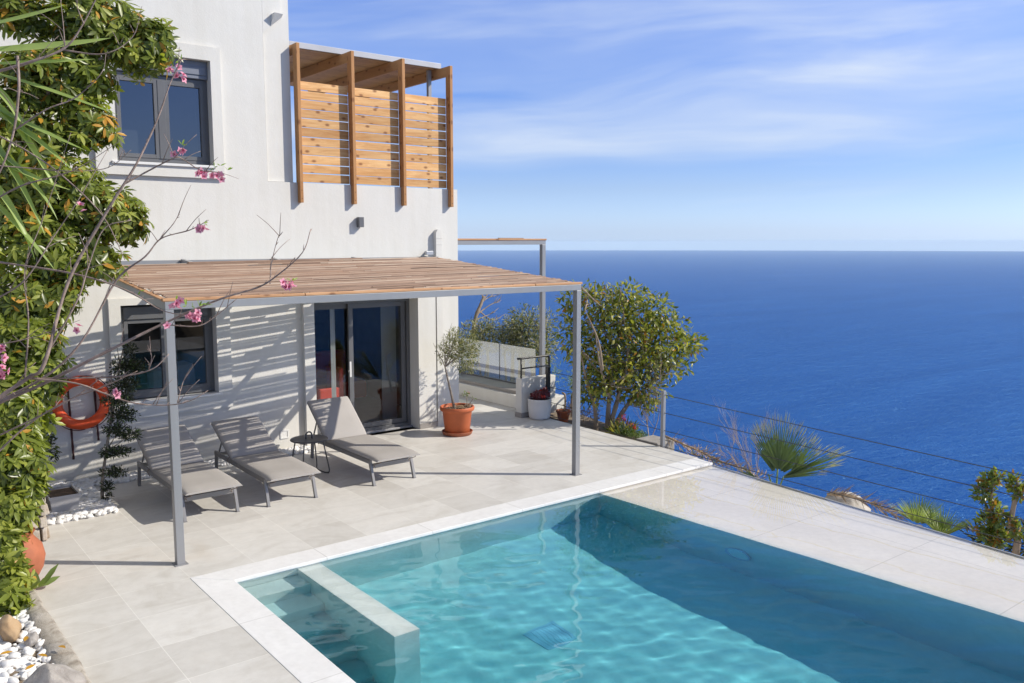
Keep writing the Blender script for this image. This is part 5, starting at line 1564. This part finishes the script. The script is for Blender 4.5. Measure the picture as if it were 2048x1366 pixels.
# ------------------------------------------------------------------ garden plants on the left
SCH = [M['sch_a'], M['sch_b'], M['sch_c'], M['sch_o']]
t = thing('schefflera_tree', (1.05, 9.95, .6), 'tall umbrella tree with glossy palmate and orange leaves in front of the upper window', 'tree')
s = MB()
limbs = [[(.95, 9.95, .5), (1.0, 9.95, 1.2), (1.05, 9.9, 2.0), (1.2, 9.85, 3.0), (1.45, 9.8, 4.0), (1.6, 9.75, 4.9)],
         [(.9, 9.9, .5), (.8, 9.9, 1.4), (.75, 9.9, 2.6), (.8, 9.85, 3.8), (.9, 9.9, 5.2)],
         [(1.2, 9.85, 3.0), (1.6, 9.75, 3.3), (2.0, 9.65, 3.45)],
         [(1.45, 9.8, 4.0), (1.75, 9.7, 4.45), (2.1, 9.6, 4.75), (2.45, 9.55, 4.95)],
         [(1.05, 9.9, 2.0), (1.35, 9.7, 2.4), (1.75, 9.5, 2.7)], [(.78, 9.9, 2.2), (1.1, 9.6, 2.2), (1.3, 9.4, 2.3)],
         [(1.2, 9.85, 3.0), (1.4, 9.75, 3.7), (1.75, 9.6, 4.0)], [(.8, 9.85, 3.8), (1.1, 9.85, 4.3), (1.2, 9.8, 4.6)]]
for i, l_ in enumerate(limbs):
    s.tube(l_, .05 if i < 2 else .028, .02 if i < 2 else .010, seg=9, sub=4, jitter=.15)
s.build('trunk', M['bark_pale'], t, smooth=True)
whorls('crown', SCHEFF_UP, 2900, .125, SCH, [.34, .41, .235, .015], t, shell=.38, flat=.75, stray=.05)
t = thing('umbrella_shrub', (1.0, 8.6, .1), 'dense bright green umbrella shrub growing between kerb and stone wall', 'shrub')
s = MB()
for i in range(7):
    a = Vector((.85 + .04 * i, 8.3 + .09 * i, .08)); b = Vector(SCHEFF_LOW[i][:3])
    s.tube([a, a.lerp(b, .5) + Vector((random.uniform(-.1, .1), .05, .1)), b], .022, .008, seg=7, sub=4)
s.build('stem', M['bark_pale'], t, smooth=True)
SCHEFF_LOW = [(b[0] - (.05 if b[2] < 1.1 else .14 if b[2] < 1.75 and b[0] > 1.45 else 0), *b[1:]) for b in SCHEFF_LOW] + [(.93, 8.15, .50, .13, .16), (.95, 8.0, .34, .12, .14)]
whorls('foliage', SCHEFF_LOW, 1250, .13, SCH, [.22, .45, .325, .005], t, shell=.38, flat=.8, stray=.02)
t = thing('agave_pup', (1.19, 8.15, .02), 'young plant with broad pale green leaves at the kerb end', 'plant')
s_ = [((1.19, 8.15, .03), (-.25, -.2, 1), .20), ((1.2, 8.14, .03), (.6, -.1, .8), .24), ((1.2, 8.15, .03), (.75, -.1, .35), .17), ((1.18, 8.14, .03), (.35, -.6, .7), .16), ((1.18, 8.15, .03), (-.6, -.2, .6), .15)]
leaves('foliage', np.array([a for a, _, _ in s_]), np.array([b for _, b, _ in s_], float), np.tile(np.array([-.3, -.6, .7]), (5, 1)), np.array([c for _, _, c in s_]), .062, [M['grn_b']], [1], t)

# slender dark shrub in the pebble corner and a creeper on the wall
t = thing('slender_shrub', SLENDER[0], 'slender dark small-leaved shrub rising from the pebbles before the lower window', 'shrub')
s = MB(); s.tube(SLENDER, .02, .008, seg=8, sub=4, jitter=.3)
rk = random.Random(8)
for b in SLENDER_B:
    k0 = min(range(len(SLENDER)), key=lambda i: abs(SLENDER[i][2] - (b[2] - .1)))
    a = Vector(SLENDER[k0]); e = Vector(b[:3]) + Vector((rk.uniform(-.1, .1), 0, rk.uniform(0, .1)))
    s.tube([a, a.lerp(e, .5) + Vector((0, rk.uniform(-.05, .05), -.02)), e], .007, .003, seg=6, sub=3)
s.build('trunk', M['bark_grey'], t, smooth=True)
crown('foliage', [(b[0] + .05, b[1], b[2], b[3], b[4] * .85) for b in SLENDER_B], 5200, .045, .014, [M['slender'], M['grn_a']], [.85, .15], t, up=.4, droop=.1, shell=.6, spread=1.2)
t = thing('creeper', (1.55, 9.9, .3), 'thin dark creeper hanging over the dry stone wall', 'creeper')
crown('foliage', VINE, 420, .05, .02, [M['slender'], M['sch_a']], [.6, .4], t, droop=.5)

# yucca with long blades
t = thing('yucca', (-.6, 5.0, .2), 'yucca with long pale green sword blades reaching in from the left edge', 'plant')
for k_, sub_ in enumerate((YUCCA[0::2], YUCCA[1::2])):
    s = MB()
    for (a, b, c, wd) in sub_:
        a, b, c = Vector(a), Vector(b), Vector(c)
        nst = 14
        prev = None
        vs, fs = [], []
        up0 = Vector((.25, -.8, .55)) if k_ == 0 else Vector((.45, -.75, .35))
        for i in range(nst + 1):
            f = i / nst
            p = a * (1 - f) ** 2 + b * 2 * f * (1 - f) + c * f * f
            d_ = ((b - a) * (1 - f) + (c - b) * f).normalized()
            sd = d_.cross(up0).normalized(); un = sd.cross(d_)
            w_ = wd * (0.55 + .45 * math.sin(min(1, f * 2.2) * math.pi / 2)) * (1 - f ** 2.2) * .75 + .001
            vs += [p - sd * w_ + un * w_ * .35, p, p + sd * w_ + un * w_ * .35]
        for i in range(nst):
            for j_ in range(2):
                fs.append((i * 3 + j_, i * 3 + j_ + 1, i * 3 + j_ + 4, i * 3 + j_ + 3))
        s.add(vs, fs)
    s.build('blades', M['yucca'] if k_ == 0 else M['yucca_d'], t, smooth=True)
s = MB(); base = Vector(YUCCA[0][0])
s.tube([(-.5, 4.6, .2), (-.25, 4.7, 1.6), tuple(base + Vector((-.05, 0, -.1)))], .07, .06, seg=10, sub=4, jitter=.2); s.build('trunk', M['bark_grey'], t, smooth=True)

# peach tree in blossom
t = thing('peach_tree', (-.2, 4.0, .3), 'bare peach branches with pink blossom reaching in from the left', 'tree')
s = MB()
rk = random.Random(17)
root = Vector((-.45, 3.9, .2))
for (l_, r0, r1) in PEACH_BRANCHES:
    n0 = len(l_)
    pts_ = []
    for i, p in enumerate(l_):
        p = Vector(p)
        if 0 < i < n0 - 1:
            p += Vector((rk.uniform(-.006, .006), rk.uniform(-.05, .05), rk.uniform(-.006, .006)))
        pts_.append(p)
    s.tube(pts_, r0 * .78, r1 * .68, seg=7, sub=6, jitter=.28)
    for q in range(int(len(pts_) * 1.6)):           # side twigs and bud spurs
        i = rk.randrange(len(pts_) - 1); f = rk.random()
        p = pts_[i].lerp(pts_[i + 1], f)
        dv = (pts_[i + 1] - pts_[i]).normalized()
        side = Vector((rk.uniform(-.5, .5), rk.uniform(-.6, .3), rk.uniform(-.1, 1))).normalized()
        ln = rk.choice([.015, .02, .03, .05, .10, .17])
        e = p + (dv * .6 + side).normalized() * ln
        s.tube([p, p.lerp(e, .5) + Vector((0, 0, ln * .05)), e], .0024, .0011, seg=5, sub=2)
s.tube([(-.45, 3.9, .15), (-.30, 3.95, .9), (-.15, 4.0, 1.7), PEACH_BRANCHES[0][0][0]], .05, .018, seg=10, sub=4, jitter=.15)
s.tube([(-.15, 4.0, 1.7), (-.3, 4.0, 2.2), PEACH_BRANCHES[11][0][0]], .03, .012, seg=8, sub=4)
s.tube([(-.30, 3.95, .9), (-.4, 4.0, 1.6), PEACH_BRANCHES[3][0][0]], .025, .010, seg=8, sub=4)
s.tube([(-.22, 3.98, 1.3), (-.25, 4.0, 1.5), PEACH_BRANCHES[24][0][0]], .02, .009, seg=8, sub=4)
s.build('branches', M['twig'], t, smooth=True)
rg = np.random.default_rng(31)
P, D, U, mi = [], [], [], []
rb = random.Random(77)
for b in [q for p in BLOSSOMS for q in [p] + [tuple(c + rb.uniform(-.022, .022) for c in p) for _ in range(rb.choice([0, 1, 1, 2]))]]:
    ax = rg.normal(size=3) * .7 + np.array([.2, -.75, .1]); ax /= np.linalg.norm(ax)
    t1 = np.cross(ax, rg.normal(size=3)); t1 /= np.linalg.norm(t1); t2 = np.cross(ax, t1)
    op = rg.uniform(.1, .9)
    for j in range(5):
        a = 2 * math.pi * j / 5
        dr = t1 * math.cos(a) + t2 * math.sin(a)
        P.append(np.array(b) + dr * .002); D.append(dr + ax * op); U.append(ax - dr * .3); mi.append(0)
    for j in range(4):
        a = 2 * math.pi * j / 4 + .4
        dr = t1 * math.cos(a) + t2 * math.sin(a)
        P.append(np.array(b)); D.append(dr * .6 + ax); U.append(-ax + dr); mi.append(1)
mi = np.array(mi); Ln = np.where(mi == 0, .0235, .012)
leaves('blossoms', np.array(P), np.array(D), np.array(U), Ln, Ln * .85, [M['pink'], M['pink_d']], [1, 0], t, mi=mi)
P, D, U = [], [], []
for b in PEACH_LEAVES:
    for j in range(3):
        P.append(np.array(b)); D.append(rg.normal(size=3) * .6 + np.array([.4, -.2, .5])); U.append(rg.normal(size=3) * .4 + np.array([0, -.6, .6]))
leaves('foliage', np.array(P), np.array(D), np.array(U), .036 * rg.uniform(.6, 1.3, len(P)), .010, [M['fresh']], [1], t)

# ------------------------------------------------------------------ plants on the seaward side
cam0 = Vector((0, 0, 3.0))
def nearer(p, k): return cam0 + (Vector(p) - cam0) * k
KF = .95
t = thing('evergreen_tree', (9.8, 10.0, -.13), 'round evergreen tree with several pale trunks at the seaward terrace edge', 'tree')
fb = [tuple(nearer(b[:3], KF)) + (b[3] * KF, b[4] * KF) for b in FICUS]
s = MB()
for i, l_ in enumerate(FICUS_LIMBS):
    pts_ = [nearer(p, KF) for p in (l_[:4] if i == 0 else l_[:3] if i in (4, 7) else l_)]
    if i < 4:
        pts_ = [pts_[0] + Vector((.06, .06, -.45))] + pts_
    s.tube(pts_, .055 if i < 4 else .024, .010 if i < 4 else .006, seg=9, sub=5, jitter=.2)
rk = random.Random(6)
for b in fb:                                         # twigs carrying the leaf clumps
    for q in range(4):
        src = nearer(rk.choice(FICUS_LIMBS[rk.randrange(8)][2:4]), KF)
        e = Vector(b[:3]) + Vector((rk.uniform(-1, 1) * b[3], rk.uniform(-1, 1) * b[3], rk.uniform(-.6, 1) * b[4]))
        if (e - src).length < 1.3:
            s.tube([src, src.lerp(e, .5) + Vector((0, 0, -.05)), e], .014, .004, seg=6, sub=3)
for q in range(7):                                   # bare twig tips above the crown
    p = Vector((9.35 + .09 * q, 9.95 - .05 * q, 2.05)); e = p + Vector((rk.uniform(-.06, .1), rk.uniform(-.05, .05), rk.uniform(.15, .42)))
    s.tube([p, p.lerp(e, .5) + Vector((rk.uniform(-.03, .03), 0, 0)), e], .006, .002, seg=5, sub=3)
s.build('trunk', M['bark_pale'], t, smooth=True)
crown('crown', fb, 7200, .105, .046, [M['fic_a'], M['fic_b'], M['fic_c'], M['fic_o']], [.30, .44, .22, .04], t, up=.7, droop=.42, shell=.55, spread=1.05)

for idx, (sel, lbl) in enumerate((((0, 1, 5), 'low silvery olive bush behind the left end of the glass balustrade'), ((2, 3, 4), 'taller silvery olive bush behind the side pergola post'))):
    bl = [OLIVE_FAR[i] for i in sel]
    c = Vector(bl[0][:3])
    t = thing('olive_bush', (c.x, c.y, -.13), lbl, 'bush', 'olive bushes beyond the balustrade')
    s = MB()
    for b in bl:
        for q in range(3):
            s.tube([(b[0] + random.uniform(-.1, .1), b[1], -.6), (b[0] + random.uniform(-.2, .2), b[1], b[2] * .5), (b[0] + random.uniform(-.25, .25), b[1], b[2] + b[4] * .5)], .03, .008, seg=7, sub=3)
    s.build('trunk', M['bark_grey'], t, smooth=True)
    crown('crown', bl + [(b[0], b[1], b[2] - b[4], b[3] * .9, b[4]) for b in bl], 3800, .08, .021, [M['oliv_a'], M['oliv_b'], M['grn_a']], [.40, .45, .15], t, up=.4, droop=.1, shell=.5, spread=1.2)
t = thing('dead_tree', DEAD_TREE[0][0], 'bare dead tree stump with broken spiky branches against the sea', 'tree')
s = MB()
for i, l_ in enumerate(DEAD_TREE):
    pts_ = [Vector(p) for p in l_]
    if i == 0:
        pts_ = [pts_[0] + Vector((-.1, 0, -1.4))] + pts_
    s.tube(pts_, .055 if i == 0 else .018, .030 if i == 0 else .004, seg=9, sub=5, jitter=.35)
    if i:
        for q in range(4):
            p = pts_[1].lerp(pts_[2], random.random()); s.tube([p, p + Vector((random.uniform(.0, .2), 0, random.uniform(-.05, .15)))], .010, .003, seg=5, sub=1)
s.build('trunk', M['bark_pale'], t, smooth=True)

t = thing('rosemary_bush', (9.9, 9.7, -.2), 'low bright green feathery bush at the foot of the evergreen tree', 'bush')
crown('foliage', ROSEMARY, 2200, .06, .009, [M['grn_a'], M['grn_b']], [.5, .5], t, up=.3, droop=-.3, shell=.7)
t = thing('flowering_aloe', (9.95, 9.75, -.2), 'clump of red-flowered aloe between the tree trunk and green bush', 'plant')
crown('foliage', [(9.95, 9.72, -.10, .22, .14)], 240, .16, .022, [M['grn_a'], M['fic_c']], [.6, .4], t, droop=-.35, up=.2)
s = MB()
for p in ALOE[:4]:
    p = Vector(p); s.tube([(p.x, p.y, -.2), p], .006, .005, seg=5, sub=1)
s.build('stem', M['bark_pale'], t)
for p in ALOE[:4]:
    o = crown('blossom', [(p[0], p[1], p[2] + .02, .038, .055)], 60, .032, .012, [M['red_fl']], [1], t, droop=.6)
t = thing('concrete_pier', (10.0, 8.93, -.6), 'grey concrete block behind the railing post', 'block')
s = MB(); s.box(9.55, 9.95, 8.60, 9.05, -1.2, -.02); s.build('block', M['concrete'], t, bevel=.02)
t = thing('dry_bush', (10.4, 9.55, -.2), 'leafless greyish dry bush behind the concrete block', 'bush')
def twigbush(root_, tips, r, rk, depth=3, n=5, spread=.3):
    s_ = MB()
    def grow(a, b, r_, dep):
        m_ = a.lerp(b, .5) + Vector((rk.uniform(-.1, .1), rk.uniform(-.1, .1), rk.uniform(-.05, .1))) * (b - a).length
        s_.tube([a, m_, b], r_, r_ * .5, seg=5, sub=3)
        if dep:
            for q in range(n):
                f = rk.uniform(.35, 1)
                p = a.lerp(b, f)
                d_ = (b - a) * rk.uniform(.3, .6)
                e = p + d_ + Vector((rk.uniform(-1, 1), rk.uniform(-1, 1), rk.uniform(-.4, 1))) * (b - a).length * spread
                grow(p, e, r_ * .5, dep - 1)
    for tp in tips:
        grow(Vector(root_), Vector(tp), r, depth)
    return s_
twigbush(tuple(Vector(DRYBUSH_A[0]) + Vector((0, 0, -.3))), DRYBUSH_A[1:], .008, random.Random(2), 3, 4, .35).build('twigs', M['dry_grey'], t, smooth=True)
t = thing('dry_bush', DRYBUSH_B[0], 'leafless pale dry bush on the left of the fan palm', 'bush')
r0_ = Vector(DRYBUSH_B[0]) + Vector((0, 0, -.3))
twigbush(tuple(r0_), [r0_.lerp(Vector(p), .74) for p in DRYBUSH_B[1:]], .007, random.Random(9), 3, 5, .20).build('twigs', M['dry_grey'], t, smooth=True)

# palms
def fan_leaf(c, direction, up, R, n, spread, width, droop=.12, m_=None, name='frond', parent=None, stalk=None, tips=False):
    c = Vector(c); d = Vector(direction).normalized(); u = Vector(up).normalized()
    sd = d.cross(u).normalized(); u = sd.cross(d)
    P_, D_, U_, L_ = [], [], [], []
    rk_ = random.Random(int(abs(c.x * 977 + c.z * 331)) + n)
    for i in range(n):
        f = -1 + 2 * i / (n - 1)
        a = f * spread
        dr = d * math.cos(a) + sd * math.sin(a) + u * (.22 * abs(f) + rk_.uniform(-.05, .05)) - Vector((0, 0, droop * abs(f)))
        P_.append(c + dr * R * .04); D_.append(dr); U_.append(u + sd * rk_.uniform(-.3, .3)); L_.append(R * (1 - .22 * abs(f) ** 2) * rk_.uniform(.88, 1.06))
    P_, D_, U_, L_ = np.array(P_), np.array(D_), np.array(U_), np.array(L_)
    if tips:
        Dn = norm(D_)
        P2 = P_ + Dn * (L_ * .80)[:, None]
        D2 = Dn + np.random.default_rng(n).normal(size=Dn.shape) * .07
        P_ = np.concatenate([P_, P2, P2]); D_ = np.concatenate([D_, D2, Dn - (D2 - Dn)]); U_ = np.concatenate([U_] * 3); L_ = np.concatenate([L_, L_ * .26, L_ * .24])
        mi_ = np.concatenate([np.zeros(n, int), np.ones(2 * n, int)])
        W_ = np.concatenate([np.full(n, width), np.full(2 * n, width * .35)])
        return leaves(name, P_, D_, U_, L_, W_, [m_, M['frond_tip']], [1, 0], parent, shape='blade', mi=mi_)
    return leaves(name, P_, D_, U_, L_, width, [m_], [1], parent, shape='blade')
t = thing('fan_palm', (9.75, 6.6, -1.1), 'green fan palm with white-tipped fronds beyond the overflow edge', 'palm')
c0 = Vector((9.72, 6.62, -.42))
s = MB(); s.tube([(9.8, 6.62, -1.3), (9.76, 6.62, -.8), tuple(c0)], .09, .06, seg=9, sub=3, jitter=.3); s.build('trunk', M['bark_grey'], t, smooth=True)
for cc, dr, up, R_, n_, sp_ in (
        ((9.74, 6.60, -.05), (.1, .10, 1), (-.8, -.6, .1), .66, 28, .62),
        ((9.70, 6.52, -.12), (.05, -.80, .46), (-.7, -.3, .6), .92, 22, .20),
        ((9.74, 6.44, -.10), (.1, -.50, .85), (-.8, -.5, .2), .62, 9, .22),
        ((9.78, 6.70, -.10), (.2, .42, .85), (-.8, -.4, .2), .60, 15, .35),
        ((9.70, 6.80, -.30), (.1, .75, .05), (-.6, -.2, .7), .50, 18, .36),
        ((9.68, 6.45, -.28), (-.1, -.55, -.45), (-.7, -.5, .4), .36, 16, .5),
        ((9.84, 6.62, -.10), (.55, -.1, .8), (-.7, -.3, .6), .62, 18, .6)):
    fan_leaf(cc, dr, up, R_ * 1.12, n_, sp_, .021, m_=M['palm'], parent=t, tips=True)
s = MB()
for e in ((9.74, 6.62, -.02), (9.70, 6.50, -.10), (9.72, 6.75, -.12), (9.70, 6.80, -.30), (9.68, 6.45, -.28)):
    s.tube([c0, c0.lerp(Vector(e), .5), e], .014, .009, seg=6, sub=2)
s.build('stalk', M['palm_y'], t, smooth=True)
for i, (p, lbl) in enumerate(zip(SPIKY, ('left one of two small yellow-green spiky palms past the overflow edge', 'right one of two small yellow-green spiky palms past the overflow edge'))):
    t = thing('spiky_palm', (p[0], p[1], -.9), lbl, 'palm', 'spiky dwarf palms beyond the pool')
    c = Vector(p)
    s = MB(); s.tube([(c.x, c.y, -1.3), (c.x, c.y, c.z - .1)], .06, .05, seg=8, sub=1); s.build('trunk', M['bark_grey'], t, smooth=True)
    rk = random.Random(40 + i)
    for q in range(9):
        a = q * 2.4 + i
        fan_leaf(c + Vector((math.cos(a), math.sin(a), 0)) * .06 + Vector((0, 0, -.06)), (math.cos(a) * .75, math.sin(a) * .75, rk.uniform(.35, 1.0)), (-math.cos(a), -math.sin(a), .8), .34, 13, .62, .017, m_=M['palm_y'], parent=t)

def dead_frond(pts_, label, seed):
    t_ = thing('dead_palm_frond', tuple(pts_[0]), label, 'palm frond', 'dead palm fronds')
    s_ = MB(); s_.tube([Vector(p) for p in pts_], .018, .008, seg=7, sub=4); s_.build('rachis', M['dry'], t_, smooth=True)
    rk_ = random.Random(seed); P_, D_, U_ = [], [], []
    for q in range(170):
        i = rk_.randrange(len(pts_) - 1); p = Vector(pts_[i]).lerp(Vector(pts_[i + 1]), rk_.random())
        dv = (Vector(pts_[i + 1]) - Vector(pts_[i])).normalized()
        P_.append(p); D_.append(Vector((rk_.uniform(-.5, .6), rk_.uniform(-.3, .3), rk_.uniform(-.5, .75))) + dv * .7); U_.append(Vector((rk_.uniform(-1, 1), -.5, 1)))
    leaves('leaflets', np.array(P_), np.array(D_), np.array(U_), np.random.default_rng(seed).uniform(.10, .24, 170), .012, [M['dry'], M['dry_grey']], [.6, .4], t_, shape='blade')
dead_frond(FROND_A, 'long dead brown palm frond lying between railing post and fan palm', 3)
dead_frond(FROND_B, 'dead brown palm frond lying over the white rock', 5)
tag(rock('white_rock', (9.78, 5.62, -.30), .28, M['whiterock'], 21, squash=(.8, 1.1, .6)), 'rough white limestone rock beyond the overflow edge', 'rock')
t = thing('cliff_bush', (9.9, 8.0, -.5), 'low brown and green weeds under the end of the coping', 'weeds')
crown('foliage', [(9.75, 7.75, -.22, .3, .10), (9.9, 7.2, -.30, .3, .12), (10.1, 8.3, -.25, .35, .12)], 700, .08, .012, [M['dry'], M['dry_grey'], M['grn_b']], [.5, .35, .15], t, droop=-.1, shell=.7)
t = thing('reddish_tree', (10.0, 3.8, -1.1), 'small tree with red-tipped leaves and a pale crooked trunk by the pool end', 'tree')
s = MB()
for i, l_ in enumerate(RIGHT_LIMBS):
    pts_ = [Vector(p) for p in l_]
    if i < 2:
        pts_ = [pts_[0] + Vector((0, 0, -.8))] + pts_
    s.tube(pts_, .048 if i == 0 else .02, .016 if i == 0 else .007, seg=8, sub=5, jitter=.2)
s.build('trunk', M['bark_pale'], t, smooth=True)
crown('crown', RIGHT_TREE, 1500, .075, .032, [M['fic_b'], M['grn_b'], M['fic_o'], M['fic_a']], [.36, .34, .16, .14], t, up=.6, droop=.1, shell=.55)
t = thing('dark_bush', (10.3, 3.7, -1.0), 'dark grey-green bush behind the crooked trunk at the right edge', 'bush')
crown('foliage', [(10.4, 3.65, -.35, .35, .22), (10.3, 4.1, -.42, .3, .18), (10.5, 3.2, -.3, .4, .25), (10.4, 3.5, -.75, .4, .35), (10.3, 3.9, -1.0, .4, .3)], 2000, .12, .025, [M['slender'], M['oliv_a']], [.6, .4], t, droop=-.2, shell=.6)
t = thing('yellow_shrub', (10.9, 11.2, -.2), 'wispy yellow-green shrub between the side pergola post and evergreen tree', 'shrub')
crown('foliage', [(10.55, 11.6, .45, .2, .25), (10.75, 11.3, .75, .16, .28), (10.45, 12.0, .55, .16, .3)], 520, .07, .012, [M['grn_b'], M['palm_y']], [.5, .5], t, droop=-.25, shell=.8)
